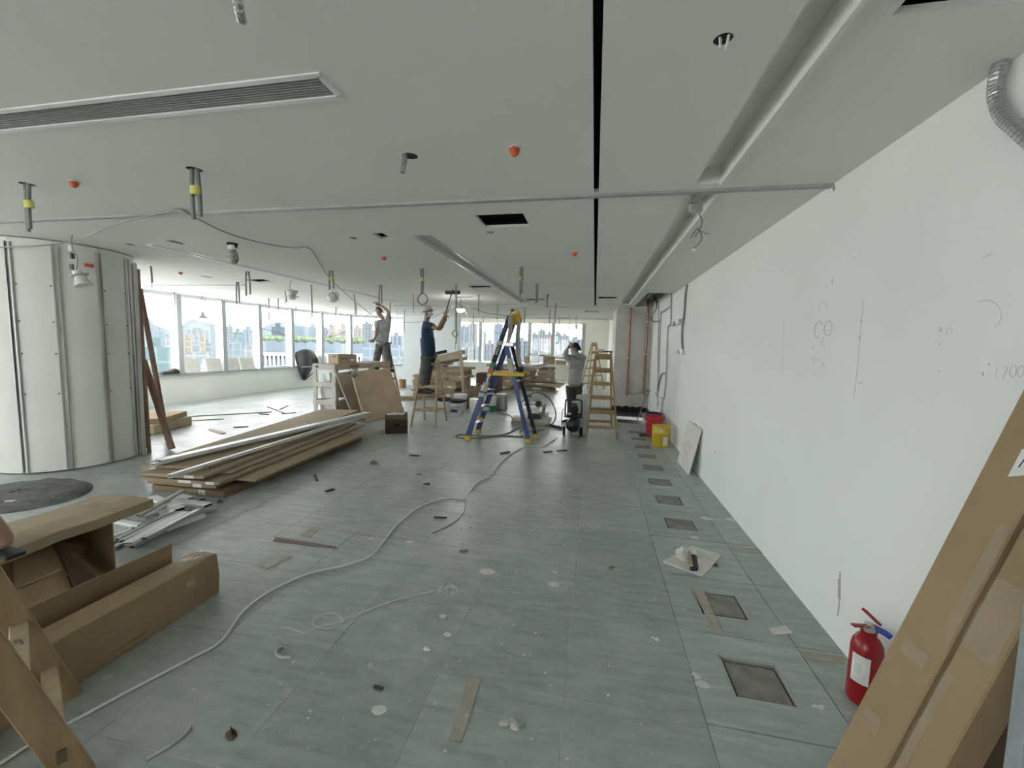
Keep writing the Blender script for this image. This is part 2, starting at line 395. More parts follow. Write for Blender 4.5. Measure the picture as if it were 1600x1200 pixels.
# ---- right wall with its pencil marks
wr = struct(MB().box(WX, WX+.12, -4.4, 10.65, -.05, 3.1).build('wall_right', M_wall), 'long white plastered wall')
def wall_stroke(pts, r=.0018, name='pencil_mark'):
    P = [Wx(x, y, WX-.0005) for x, y in pts]; MB().tube(P, r if 'gouge' in name else r*.75, 4).build(name, M_pencil, wr)
def ell(cx, cy, a, b, rot=0, n=18): return [(cx+a*math.cos(t)*math.cos(rot)-b*math.sin(t)*math.sin(rot), cy+a*math.cos(t)*math.sin(rot)+b*math.sin(t)*math.cos(rot)) for t in [2*math.pi*k/n for k in range(n+1)]]
wall_stroke(ell(1279, 515, 6, 13, .15)[3:17], .0028); wall_stroke(ell(1294, 513, 6, 11.5, .15), .0028); wall_stroke([(1283, 516), (1296, 516)], .0015)
wall_stroke(ell(1287, 533, 3, 5, .2)[2:15], .0015); wall_stroke([(1301, 434), (1300, 446)], .0025); wall_stroke([(1292, 445), (1290, 449), (1293, 446)], .0014)
wall_stroke([(1349, 470), (1346, 505), (1341, 560), (1334, 625)], .0013); wall_stroke([(1346, 499), (1345.5, 503)], .003); wall_stroke([(1343.5, 525), (1343, 530)], .003)
wall_stroke([(1287, 567), (1289, 571), (1284, 571), (1287, 566)], .002); wall_stroke([(1269, 541), (1271, 545)], .003); wall_stroke([(1266, 560), (1280, 563), (1272, 556), (1270, 566)], .0012)
wall_stroke([(1281, 474), (1293, 473), (1293, 487)], .0012); wall_stroke([(1280, 488), (1281, 475)], .0012)
wall_stroke([(1480, 522), (1480, 513), (1487, 513), (1487, 520)], .0012); wall_stroke([(1466, 518), (1472, 517), (1469, 511), (1468, 519)], .0012)
wall_stroke(ell(1541, 492, 24, 23, 0)[12:19]+ell(1541, 492, 24, 23, 0)[:4], .0011); wall_stroke([(1545, 569), (1546, 569.5)], .004); wall_stroke([(1536, 581), (1536, 588)], .0025); wall_stroke([(1468, 578), (1467, 581)], .003)
wall_stroke([(1558, 572), (1556, 590)], .0011); wall_stroke([(1566, 573), (1575, 572), (1567, 592)], .0011); wall_stroke(ell(1583, 580, 5, 9, .2), .0011); wall_stroke(ell(1595, 580, 5, 9, .2), .0011)
wall_stroke([(1341, 598), (1348, 598)], .0018); wall_stroke([(1467, 537), (1467, 540)], .002); wall_stroke([(1225, 495), (1222, 590)], .0008)
wall_stroke([(1313, 893), (1312.5, 920), (1311, 950), (1309, 962)], .0045, 'wall_gouge'); wall_stroke([(1312, 905), (1312, 935)], .009, 'wall_gouge')
wall_stroke([(1117, 706), (1118, 707)], .008, 'wall_gouge'); wall_stroke([(1303, 290), (1304, 297)], .010, 'wall_gouge'); wall_stroke([(1535, 405), (1549, 395)], .0013)

# ---- pier at the far end of the wall, walls behind
struct(MB().box(.5, 1.5, 10.65, 12.6, -.05, 3.1).build('wall_pier', M_pier), 'bare plaster pier with two copper pipes')
struct(MB().box(.62, .74, 12.6, 20.2, -.05, 3.1).build('wall_far_right', M_wall2))
m_ = MB().box(-7.0, -6.8, 20, 20.15, 0, 3.1).box(-.55, .74, 20, 20.15, 0, 3.1).box(-6.8, -.55, 20, 20.15, -.05, .69).box(-6.8, -.55, 20, 20.15, 2.74, 3.1)
wb = struct(m_.build('wall_back', M_wall2), 'far wall with a band of windows above a low sill')
struct(MB().box(-6.85, -.5, 19.82, 20.03, .69, .73).build('trim_1', M_frame), 'window sill of the far wall')
struct(MB().box(-7.10, -4.93, 14.4, 14.75, -.05, 3.1).build('wall_column', mat('pale_blue_white_paint', (.72,.76,.77), .8, var=.03, scale=.7, world=True)), 'broad white wall pier between the window bands')
struct(MB().box(-7.15, -7.0, 15.4, 20.15, -.05, 3.1).build('wall_far_left', M_wall2))
struct(MB().box(-9.9, 1.5, -4.5, -4.3, -.05, .7).box(-9.9, 1.5, -4.5, -4.3, 2.5, 3.1).box(-2.4, 1.5, -4.5, -4.3, .7, 2.5).box(-9.9, -8.4, -4.5, -4.3, .7, 2.5).build('wall_behind', M_wall))  # its window openings are unseen, added to let in fill light
# ---- curved window wall on the left: low wall, sill, bays
lw = MB(); sl = MB(); hd = MB()
def offs(k, d):
    p = Vector((FAC[k][0], FAC[k][1])); a = Vector(FAC[max(k-1, 0)]); b = Vector(FAC[min(k+1, len(FAC)-1)]); t = (b-a).normalized()
    return p+Vector((t.y, -t.x))*d
def ribbon(mb, d0, d1, z0, z1):
    for k in range(len(FAC)-1):
        a0, a1, b0, b1 = offs(k, d0), offs(k, d1), offs(k+1, d0), offs(k+1, d1)
        mb.hexa([(a0.x,a0.y,z0),(a1.x,a1.y,z0),(b1.x,b1.y,z0),(b0.x,b0.y,z0),(a0.x,a0.y,z1),(a1.x,a1.y,z1),(b1.x,b1.y,z1),(b0.x,b0.y,z1)])
ribbon(lw, -.16, 0, -.05, .665); lw.box(LX-.16, LX, -4.4, .65, .6, 3.1); struct(lw.build('wall_left', M_wall), 'low white wall under the long curved window band')  # full-height stretch beside the camera is unseen, added to hold back side light
ribbon(sl, -.18, .05, .665, .71); struct(sl.build('trim_2', M_frameg), 'grey window sill of the curved window band')
ribbon(hd, -.16, -.02, 2.56, 3.1); struct(hd.build('trim_3', M_frame), 'window head over the curved window band')
def bay(n, a, b, zb, zt, wm=.11, dm=.15, first=False, rail=None):
    a, b = Vector(a), Vector(b); t = (b-a).normalized(); nn = Vector((t.y, -t.x))
    e = bpy.data.objects.new('window_%d' % n, None); COL.objects.link(e); c = (a+b)/2; e.location = (c.x, c.y, zb); e['_o'] = tuple(e.location); struct(e)
    def bar(p, q, z0, z1, w0, w1, name, m):
        P = [p+nn*w0, q+nn*w0, q+nn*w1, p+nn*w1]
        MB().hexa([(v.x, v.y, z0) for v in P]+[(v.x, v.y, z1) for v in P]).build(name, m, e)
    bar(b-t*wm/2, b+t*wm/2, zb, zt, -dm, .075, 'mullion', M_frame)
    bar(b-t*(wm/2+.004), b+t*(wm/2+.004), zb, zt, .0755, .09, 'mullion_cover', M_frameg)
    bar(a+t*wm/2, b-t*wm/2, zb, zb+.05, -.12, -.03, 'bottom_rail', M_frame); bar(a+t*wm/2, b-t*wm/2, zt-.04, zt, -.12, -.03, 'top_rail', M_frame)
    bar(a+t*wm/2, b-t*wm/2, zb+.05, zt-.04, -.085, -.075, 'pane', M_glass)
    if rail:
        for z in rail: bar(a+t*wm/2, b-t*wm/2, z-.03, z+.03, -.11, -.04, 'transom', M_frame)
n = 1
for k in range(len(FAC)-1):
    if FAC[k+1][1] < 1.0: continue
    bay(n, FAC[k], FAC[k+1], .70, 2.56, rail=(.98,) if k == len(FAC)-2 else None); n += 1
for k in range(5):
    bay(n, (-8.4+k*1.2, -4.4), (-7.2+k*1.2, -4.4), .7, 2.5); n += 1  # unseen bays behind the camera, added to light the near room
bx = [-6.8, -5.66, -3.16, -2.0, -.55]
for k in range(len(bx)-1):
    bay(n, (bx[k], 20.08), (bx[k+1], 20.08), .73, 2.74, wm=.16); n += 1

# ---- ceiling: boards with every opening cut out
HOLES = [(-.052,-.02,-2,2.86),(-.052,-.02,2.935,10.3),(.565,.705,-2,2.80),(.565,.735,2.95,10.1),(.836,1.25,.75,1.53),(-.985,-.592,3.23,3.58),
 (-1.755,-1.585,3.75,9.7),(-4.97,-4.87,3.81,9.65),(-2.125,-2.01,3.645,3.85),(-4.56,-4.46,3.68,3.875),(-6.52,-6.42,5.8,5.98),(-6.02,-5.65,6.18,6.5),
 (-2.23,-1.83,6.98,7.3),(-1.515,-1.12,8.88,9.25),(.03,.41,8.5,8.9),(-.318,.073,11.7,12.1),(.9,WX,7.9,10.6),(-3.02,-2.62,8.52,8.64),(-3.6,-1.10,1.505,1.635)]
ROUND = [(-2.4,3.785,.038),(-5.2,3.8,.045),(-1.045,2.20,.045),(.371,1.555,.032),(-2.457,2.181,.045),(-3.905,2.226,.045),(-3.892,3.855,.05),(-5.12,6.9,.03)]
for cx, cy, r in ROUND: HOLES.append((cx-r, cx+r, cy-r, cy+r))
X0, X1, Y0, Y1 = -9.75, WX, -4.3, 15.3
xs = sorted({X0, X1}|{h[0] for h in HOLES}|{h[1] for h in HOLES}); xs = [x for x in xs if X0 <= x <= X1]
cb = MB()
for a, b in zip(xs[:-1], xs[1:]):
    xm = (a+b)/2; cuts = sorted([(h[2], h[3]) for h in HOLES if h[0] < xm < h[1]]); y = Y0
    for c, d in cuts+[(Y1, Y1)]:
        c = max(c, Y0)
        if c > y+1e-6: cb.box(a, b, y, c, CZ, CZ+.024)
        y = max(y, d)
for cx, cy, r in ROUND:
    n_ = 16; ring = []
    for k in range(n_):
        t = 2*math.pi*k/n_; q = (math.cos(t), math.sin(t)); s_ = r/max(abs(q[0]), abs(q[1]))
        ring.append(((cx+q[0]*s_, cy+q[1]*s_), (cx+q[0]*r*.97, cy+q[1]*r*.97)))
    for k in range(n_):
        (o0, i0), (o1, i1) = ring[k], ring[(k+1) % n_]
        cb.hexa([(o0[0],o0[1],CZ),(o1[0],o1[1],CZ),(i1[0],i1[1],CZ),(i0[0],i0[1],CZ),(o0[0],o0[1],CZ+.024),(o1[0],o1[1],CZ+.024),(i1[0],i1[1],CZ+.024),(i0[0],i0[1],CZ+.024)])
hl = MB()
for cx, cy, r in ROUND: hl.lathe([(r*.965, CZ+.004), (r*.965, CZ+.09), (.001, CZ+.09)], 16, Matrix.Translation((cx, cy, 0)))  # black cups painting the shade up inside the round holes
# troughs over the cove slot, shadow gap and recessed lines
def trough(mb, x0, x1, y0, y1, h, t=.012):
    b_ = CZ+.0235; q = .001; mb.box(x0-t-q, x0-q, y0-t, y1+t, b_, CZ+h).box(x1+q, x1+t+q, y0-t, y1+t, b_, CZ+h).box(x0-q, x1+q, y0-t-q, y0-q, b_, CZ+h).box(x0-q, x1+q, y1+q, y1+t+q, b_, CZ+h).box(x0-t-q, x1+t+q, y0-t-q, y1+t+q, CZ+h, CZ+h+t)
trough(cb, .565, .705, -2, 2.80, .10); trough(cb, .565, .735, 2.95, 10.1, .10); trough(cb, -1.755, -1.585, 3.75, 9.7, .07); trough(cb, -4.97, -4.87, 3.81, 9.65, .06)
ce = struct(cb.build('ceiling', M_ceil), 'flat plasterboard ceiling with openings cut in it')
hl.build('hole_shade_cup', M_plenum, ce)
# cove lip, light edges of openings
MB().box(.701, .722, -2, 2.80, CZ-.02, CZ+.046).box(.731, .752, 2.951, 10.099, CZ-.02, CZ+.046).build('cove_lip', M_ceil, ce)
for (x0, x1, y0, y1) in [(-1.755,-1.585,3.75,9.7),(-4.97,-4.87,3.81,9.65)]:
    e = .016
    MB().box(x0-e, x0+.004, y0-e, y1+e, CZ-.004, CZ).box(x1-.004, x1+e, y0-e, y1+e, CZ-.004, CZ).box(x0, x1, y0-e, y0+.004, CZ-.004, CZ).box(x0, x1, y1-.004, y1+e, CZ-.004, CZ).build('recess_flange', M_alu, ce)
MB().box(-1.74, -1.60, 3.76, 9.69, CZ+.035, CZ+.045).build('recess_lens', mat('opal_diffuser', (.55,.56,.55), .5, var=.02), ce)
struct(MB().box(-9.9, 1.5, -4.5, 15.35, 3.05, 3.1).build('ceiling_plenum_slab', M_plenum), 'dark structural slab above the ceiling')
mp_ = MB()
for (x0, x1, y0, y1) in [(.80,1.30,.7,1.6)]: pass
struct(MB().box(-9.8, 1.3, 15.3, 15.34, CZ, 3.1).build('trim_4', M_ceil), 'edge of the lower ceiling')
struct(MB().box(-9.9, 1.5, 15.34, 20.2, 3.0, 3.1).build('ceiling_far', M_wall2))
# black strips painting the shade up inside the slot, so it reads as deep
struct(MB().box(-.07, -.055, -2, 10.3, CZ+.024, CZ+.2).box(-.017, -.002, -2, 10.3, CZ+.024, CZ+.2).box(-.07, -.002, -2, 10.3, CZ+.2, CZ+.21).build('trim_5', M_plenum), 'black strips painting the shade inside the ceiling slot')
def track(y, x0, x1, lab):
    t = tag(MB().box(x0, x1, y-.024, y-.006, CZ-.016, CZ).box(x0, x1, y+.006, y+.024, CZ-.016, CZ).box(x0, x1, y-.006, y+.006, CZ-.003, CZ-.0005).build('ceiling_track', M_gmet), lab, 'track', 'aluminium tracks across the ceiling'); return t
track(2.905, -8.2, WX-.002, 'grey aluminium track running across the ceiling nearest the camera')
track(6.77, -9.5, -6.6, 'short aluminium ceiling track by the left windows beyond the round column')
track(10.5, -5.45, -.66, 'thin ceiling track crossing above the two workers on ladders')
track(14.7, -4.6, .42, 'farthest thin ceiling track before the back windows')
# ================================================================== CEILING FITTINGS
t = thing('linear_grille', 'long white linear air grille with dark blades in the ceiling near camera', 'grille', (-2.35, 1.57, CZ))
e = .018
MB().box(-3.6-e, -1.10+e, 1.505-e, 1.505+.006, CZ-.006, CZ+.002).box(-3.6-e, -1.10+e, 1.635-.006, 1.635+e, CZ-.006, CZ+.002).box(-3.6-e, -3.594, 1.505, 1.635, CZ-.006, CZ+.002).box(-1.106, -1.10+e, 1.505, 1.635, CZ-.006, CZ+.002).build('frame', M_wmet, t)
for k in range(8):
    y = 1.517+k*.0152
    MB().box(-3.594, -1.106, y, y+.0042, CZ-.001, CZ+.012).build('blade', M_gmet, t)
MB().box(-3.62, -1.08, 1.49, 1.65, CZ+.06, CZ+.07).build('backing', M_plenum, t)

# hanging conduit tails: (x, y, length, taped, how many tubes)
HANG = [(-2.457,2.181,.295,1,2),(-3.905,2.226,.32,1,2),(-6.46,4.98,.24,0,1),(-5.25,5.45,.366,0,2),(-6.45,6.47,.39,0,2),(-9.5,7.8,.30,0,1),(-9.28,10.24,.30,0,1),(-8.04,8.97,.55,0,1),(-7.76,8.96,.36,0,1),(-6.40,7.58,.237,0,1),(-9.19,11.35,.296,0,1),
 (-5.18,6.80,.596,0,1),(-3.835,5.467,.276,1,2),(-7.72,11.23,.46,0,1),(-8.96,13.3,.435,0,1),(-5.18,8.18,.427,0,1),(-6.41,10.24,.60,0,1),(-3.796,6.828,.35,0,2),(-5.167,9.77,.30,0,1),(-2.385,5.397,.339,1,2),(-3.79,8.163,.293,0,1),(-5.81,11.88,.62,0,1),
 (-2.352,8.142,.334,1,1),(-2.352,9.768,.39,0,1),(-.977,5.342,.36,1,2),(-.97,6.74,.319,0,2),(-.947,8.121,.26,0,2),(-1.234,11.237,.67,0,1),(-.943,9.76,.477,0,1),(-1.196,14.0,.343,0,1),(-1.851,10.755,.534,0,1),(-3.948,13.07,.88,0,1),(-3.923,14.16,.54,0,1),(-2.37,6.781,1.01,0,1)]
rows = {}
def hrow(y): return 0 if y < 3 else 1 if y < 6 else 2 if y < 7.3 else 3 if y < 9.3 else 4 if y < 11 else 5
ROWN = ['row nearest camera','second row from camera','third row from camera','fourth row from camera','fifth row from camera','rows farthest back']
byrow = {}
for h in HANG: byrow.setdefault(hrow(h[1]), []).append(h)
for r_ in byrow: byrow[r_].sort(key=lambda h: h[0]/h[1])
for h in HANG:
    x, y, L, tape, n_ = h; r_ = hrow(y); idx = byrow[r_].index(h)
    lab = 'grey hanging conduit%s, %s from left in %s' % (' with yellow tape' if tape else '', ORD[idx], ROWN[r_])
    t = thing('hanging_conduit', lab, 'conduit', (x, y, CZ-L), 'cut conduits hanging from the ceiling')
    for k in range(n_):
        ph = random.uniform(0, 6.28); dx = (.016*(k*2-1) if n_ == 2 else 0); b = random.uniform(.008, .03)
        Lk = L-(.02 if k else 0)
        pts = [(x+dx*(1-.3*s_)+b*math.sin(1.6*s_)*math.cos(ph)*(1-.4*s_), y+b*math.sin(1.6*s_)*math.sin(ph), CZ+.03-s_*(Lk+.03)) for s_ in (0, .25, .5, .75, 1)]
        MB().tube(smooth_path(pts, 3), .0125, 8).build('conduit', M_cond, t, smooth=True)
    if tape: MB().lathe([(.031, -.025), (.033, 0), (.031, .025)], 12, Matrix.Translation((x, y, CZ-L*.42)) @ Matrix.Diagonal((1.0, .72, 1, 1))).build('tape_band', M_ytape, t)
    if r_ == 5 or n_ == 1: MB().tube([(x, y, CZ-L+.01), (x+.006, y, CZ-L-.05), (x+.002, y+.004, CZ-L-.09)], .004, 6).build('wire_end', M_dcable, t)

# corrugated steel tails out of round holes
for (x, y), tip, lab in [((-1.075, 2.19), (-1.065, 2.15, CZ-.105), 'corrugated steel conduit poking from a dark round ceiling hole'), ((-1.02, 1.06), (-1.06, 1.16, CZ-.04), 'corrugated steel conduit tail at the top edge of the ceiling')]:
    p0 = V(x, y, CZ+.06) if y > 2 else V(-1.02, .98, CZ+.02); p1 = V(tip)
    if y < 2: p1 = V(G(378, 34, 2.50)); p0 = V(G(362, -40, 2.6)); pm = V(G(372, 8, 2.52)); P = smooth_path([p0, pm, p1], 12)
    else: P = smooth_path([p0, (p0+p1)/2+V(.008, 0, 0), p1], 12)
    R_ = [.0125+.0018*(k % 2) for k in range(len(P))]
    tag(MB().tube(P, R_, 10).build('steel_conduit', M_steelflex), lab, 'conduit')
# sprinkler guards
for px, py, s_, lab in [(804, 231, 1, 'orange plastic sprinkler guard nearest the ceiling shadow gap'), (115, 283, .9, 'small red sprinkler guard at upper left of the ceiling'), (599, 401, 1, 'small orange sprinkler guard beyond the first ceiling track'), (898, 394, 1, 'orange sprinkler guard left of the shadow gap, beyond the track'), (282, 425, 1, 'red sprinkler guard on the ceiling right of the round column')]:
    c = G(px, py, CZ)
    t = thing('sprinkler_guard', lab, 'sprinkler', (c.x, c.y, CZ-.045), 'sprinkler guards')
    MB().lathe([(.026*s_, 0), (.030*s_, -.012), (.024*s_, -.03), (.010*s_, -.042)], 10, Matrix.Translation((c.x, c.y, CZ))).build('cap', M_orange, t, smooth=True)
    MB().lathe([(.034*s_, 0), (.036*s_, -.004), (.030*s_, -.006)], 12, Matrix.Translation((c.x, c.y, CZ))).build('plaster_ring', M_gyp, t)
c = G(766, 363, CZ); tag(MB().lathe([(.035, 0), (.035, -.006), (.02, -.009)], 16, Matrix.Translation((c.x, c.y, CZ))).build('detector_base', M_gmet), 'small grey round detector base beside the square ceiling opening', 'detector')
# marks inside the square opening: pale chalk scribble on a duct
t = tag(MB().box(-1.1, -.45, 3.35, 3.8, CZ+.12, CZ+.3).build('duct', M_plenum), 'dark duct visible inside the square ceiling opening', 'duct')
for k in range(9):
    x = -.86+k*.033; MB().tube([(x, 3.349, CZ+.15), (x+.012, 3.349, CZ+.175), (x+.022, 3.349, CZ+.152)], .002, 4).build('chalk_stroke', M_paper, t)

# white wires poking out of the round hole near the cove
c = V(.371, 1.555, CZ)
t = thing('loose_wires', 'white loose wires poking from a round ceiling hole near the cove', 'wires', (c.x, c.y, CZ-.05))
for k in range(5):
    a = random.uniform(-.02, .02); MB().tube(smooth_path([c+V(a, a*.4, .05), c+V(a*.8, -.004*k, 0), c+V(a*.5-.004, -.006*k-.005, -.02-.008*k)], 4), .0035, 5).build('wire', M_wcable, t)

# ---- lamps
def bulb_lamp(px, py, Y, zt, lab, lit, loop=True, r=.06):
    c = Wy(px, py, Y); t = thing('hanging_work_lamp', lab, 'lamp', (c.x, c.y, c.z-r), 'bulb lamps on loose wires')
    MB().lathe([(.0001, -r*.62), (r*.5, -r*.58), (r*.92, -r*.3), (r, 0), (r*.96, r*.12)], 20, Matrix.Translation(c)).build('bulb', lit if lit else M_whitep, t, smooth=True)
    MB().lathe([(r*.97, r*.1), (r*.9, r*.45), (r*.55, r*.85), (r*.3, r*1.0), (r*.28, r*1.5), (r*.1, r*1.7)], 20, Matrix.Translation(c)).build('holder', M_gmet if lit else M_whitep, t, smooth=True)
    top = V(c.x, c.y, zt)
    MB().tube(smooth_path([c+V(0, 0, r*1.6), c+V(.01, 0, r*2.6), (c+top)/2+V(.01, 0, .03), top], 4), .006, 5).build('wire', M_cable, t)
    if loop:
        q = c+V(0, 0, r*1.7); MB().tube(smooth_path([q, q+V(.09, .01, .05), q+V(.08, .02, .22), q+V(.0, .02, .34), q+V(-.09, .01, .2), q+V(-.08, 0, .05), q], 5), .007, 5).build('wire_loop', M_cable, t)
    return c
L1 = bulb_lamp(719, 484, 8.62, CZ, 'brightly lit white work lamp hanging by the roller worker', M_bulb, False, .085)
bulb_lamp(317, 499, 7.8, CZ, 'lit bulb with grey holder hanging before the left windows', M_bulb2, True, .10)
bulb_lamp(889, 514, 13.2, CZ, 'lit bulb hanging far back above the worker in white shirt', M_bulb2, False, .05)
c = V(-3.892, 3.855, CZ)
t = thing('globe_lamp', 'dusty white globe lamp holder hanging from a black clip in ceiling', 'lamp', (c.x, c.y, CZ-.25))
MB().lathe([(.0001, -.225), (.03, -.22), (.05, -.19), (.056, -.15), (.048, -.10), (.034, -.08), (.034, -.065)], 18, Matrix.Translation(c)).build('globe', mat('spotted_dusty_white', (.50,.49,.45), .7, col2=(.22,.19,.16), scale=28), t, smooth=True)
MB().lathe([(.036, -.07), (.046, -.055), (.046, -.03), (.03, -.02)], 16, Matrix.Translation(c)).build('collar', M_whitep, t, smooth=True)
MB().box(-.05, .05, -.012, .012, -.02, 0, Matrix.Translation(c) @ Matrix.Rotation(.5, 4, 'Z')).box(.03, .05, -.012, .012, -.05, 0, Matrix.Translation(c)).box(-.05, -.035, -.012, .012, -.04, 0, Matrix.Translation(c)).build('clip', M_black, t)
def funnel_lamp(p, tilt, az, top, lab, r=.085, wrap=False):
    p = V(p); t = thing('downlight_can', lab, 'lamp', (p.x, p.y, p.z-.08), 'loose downlight cans')
    Mx = Matrix.Translation(p) @ Matrix.Rotation(az, 4, 'Z') @ Matrix.Rotation(tilt, 4, 'Y')
    MB().lathe([(r*1.0, -.10), (r*.95, -.098), (r*.62, -.03), (r*.55, .0), (r*.5, .05), (r*.2, .06)], 20, Mx).build('reflector', M_whitep, t, smooth=True)
    MB().lathe([(r*.62, -.006), (r*.95, .0), (r*.95, .006), (r*.5, .008)], 20, Mx).build('trim_ring', M_gmet, t)
    for s_ in (-1, 1): MB().box(s_*r*.6-.004, s_*r*.6+r*.7*s_, -.006, .006, .004, .012, Mx).build('spring_clip', M_gmet, t)
    q = Mx @ V(0, 0, .06)
    MB().tube(smooth_path([q, q+(V(top)-q)*.33+V(.03, 0, 0), q+(V(top)-q)*.66+V(-.03, 0, 0), V(top)], 5), .005, 5).build('wire', M_cable, t)
    if wrap: MB().sphere(p+V(-.05, 0, -.03), .10, 10, 7, (1.1, .8, 1)).build('plastic_bag', M_film, t, smooth=True)
    return t
a = G(113, 367, CZ); p = Wy(124, 431, a.y-.12)
t = funnel_lamp(p, -.35, .4, a, 'white downlight can dangling on a chain of connectors before the round column', .075)
for k, (qx, qy, m_) in enumerate([(110, 388, M_whitep), (113, 400, M_dcable), (108, 409, M_whitep), (112, 417, M_dcable)]):
    q = Wy(qx, qy, a.y-.05); MB().cbox(q, (.03, .02, .055), .5+k).build('connector', m_, t)
a = G(455, 439, CZ); funnel_lamp(Wy(456, 463, a.y), math.pi, 0, a, 'white downlight can hanging upright before the left windows', .11)
a = G(516, 446, CZ); funnel_lamp(Wy(524, 462, a.y), 1.0, .5, a, 'tilted white downlight can wrapped in plastic film', .10, True)
a = G(899, 500, CZ); funnel_lamp(Wy(900, 512, 13.6), math.pi, 0, V(Wy(900, 512, 13.6).x, 13.6, CZ), 'small white downlight can hanging far back near the right end', .09)
# cable rings
def ring(px, py, Y, r, lab, up_to=None, tilt=.2, n_=2):
    c = Wy(px, py, Y); t = thing('cable_coil', lab, 'cable', (c.x, c.y, c.z-r), 'coiled cable ends hanging from the ceiling')
    for k in range(n_):
        pts = [c+V(math.cos(s_)*r*(1-.12*k)+.01*k, .05*math.sin(s_+k)*r, math.sin(s_)*r*(1+.05*k)-.01*k) for s_ in [2*math.pi*i/20 for i in range(20)]]
        MB().tube(pts, .006, 6, True).build('coil', M_cond, t, smooth=True)
    zt = CZ if up_to is None else up_to
    MB().tube([c+V(0, 0, r), V(c.x, c.y, zt)], .005, 5).build('wire', M_cond, t)
ring(660, 467, 5.4, .075, 'coiled cable ring under the taped conduit left of the roller')
ring(820, 520, 10.75, .10, 'coiled cable ring right of the blue stepladder top')
ring(711, 521, 7.0, .055, 'small cable loop on a long wire right of the roller worker')
ring(588, 508, 10.0, .11, 'cable loop hanging left of the far ladder worker')
ring(260, 467, 7.9, .08, 'curled cable by the first left window mullion')
ring(900, 522, 13.0, .08, 'cable tangle hanging over the far wooden stepladder')
ring(620, 514, 11.9, .06, 'small cable tangle right of the far ladder worker')
# cables slung under the ceiling
def cable(P, r, lab, m_=None, name='slung_cable', n_=6):
    return tag(MB().tube(smooth_path(P, n_), r, 6).build(name, m_ or M_cable, smooth=True), lab, 'cable')
cable([G(-40, 387, 2.43), G(0, 386, 2.45), G(60, 384, 2.47), G(112, 377, 2.535), G(190, 347, 2.57), G(250, 333, 2.585), G(281, 327, 2.592), G(305, 340, 2.58), G(355, 364, 2.575), G(410, 380, 2.575), G(455, 387, 2.575), G(483, 388, 2.59), Wy(500, 412, 4.9), Wy(520, 440, 6), Wy(556, 472, 7.6), Wy(590, 498, 8.8), Wy(612, 502, 8.9), Wy(655, 503, 8.9), Wy(690, 489, 8.7), Wy(717, 472, 8.62)], .007, 'long grey cable slung under the ceiling from round column to lit work lamp')
cable([Wy(318, 457, 7.8), Wy(345, 470, 8.0), Wy(356, 480, 8.1), Wy(380, 500, 8.3), Wy(420, 516, 8.6), Wy(460, 527, 8.9), Wy(500, 531, 9.2), Wy(545, 515, 9.9), Wy(575, 492, 10.3), Wy(600, 477, 10.45)], .006, 'sagging grey cable across the left windows')
cable([Wy(720, 471, 8.6), Wy(735, 480, 8.2), Wy(760, 489, 7.7), Wy(780, 492, 7.1), Wy(794, 494, 6.75)], .006, 'dark cable from the lit work lamp to the blue stepladder top', M_dcable)
cable([Wy(725, 482, 8.6), Wy(735, 500, 8.8), Wy(752, 512, 9), Wy(790, 524, 9.2), Wy(812, 528, 9.3)], .005, 'white wire sagging from the lit work lamp behind the blue stepladder', M_wcable)
cable([Wy(822, 514, 8.3), Wy(823, 560, 8.3), Wy(826, 590, 8.3), Wy(834, 617, 8.3), Wy(838, 634, 8.25)], .005, 'thin cable dropping from the ceiling to the mitre saw', M_cable)
cable([Wy(530, 470, 11.0), Wy(523, 495, 11.0), Wy(510, 523, 11.0), Wy(504, 540, 11)], .006, 'thin wire hanging across the fifth left window', M_cable)
cable([Wy(820, 493, 13), Wy(850, 490, 13), Wy(858, 500, 13), Wy(845, 508, 13), Wy(870, 500, 13.2), Wy(890, 494, 13.2)], .006, 'tangled grey wire under the far ceiling', M_cable)
# hanging junction box in the cove
b = G(1079, 306, CZ)
t = thing('junction_box', 'open steel junction box dangling from the cove by the track', 'junction box', (b.x, b.y, 2.35))
q = Wy(1087, 326, b.y+.02)
MB().cbox(q, (.085, .03, .055), .3, None).build('box', M_galv, t, bevel=.003)
MB().tube(smooth_path([b+V(0, 0, .03), q+V(-.02, 0, .05)], 3), .011, 8).cbox(Wy(1081, 311, b.y), (.03, .03, .05), .4).build('conduit', M_steelflex, t)
for ps, m_ in [([(1092, 334), (1097, 345), (1094, 357), (1086, 370)], M_dcable), ([(1090, 357), (1096, 366), (1095, 377), (1084, 388)], M_dcable), ([(1090, 358), (1100, 364), (1110, 367)], M_cable), ([(1089, 357), (1078, 372)], M_dcable)]:
    MB().tube(smooth_path([Wy(x, y, b.y) for x, y in ps], 4), .0035, 5).build('wire', m_, t)
MB().cbox(Wy(1084, 391, b.y), (.02, .015, .02)).build('connector', M_whitep, t)
# big flexible conduit in the top right corner
P = [G(1566, 93, CZ+.01), Wx(1558, 120, 1.33), Wx(1556, 150, 1.335), Wx(1566, 180, 1.335), Wx(1585, 198, 1.335), Wx(1612, 222, 1.335), Wx(1640, 250, 1.335)]
P = smooth_path(P, 10)
tag(MB().tube(P, [.021+.002*(k % 2) for k in range(len(P))], 12).build('flexible_conduit', M_steelflex), 'thick corrugated grey conduit curving down the right wall near the ceiling', 'conduit')
# steel frame in the opening by the pier
t = thing('ceiling_frame', 'dark steel hanger frame inside the ceiling opening above the pier', 'frame', (1.1, 9.2, CZ+.1))
for y in (8.3, 9.1, 9.9): MB().beam((.88, y, CZ+.14), (WX-.01, y, CZ+.14), .04, .03).build('rail', M_gmet, t)
MB().beam((1.13, 7.85, CZ+.18), (1.13, 10.6, CZ+.18), .04, .03).build('runner', M_galv, t)
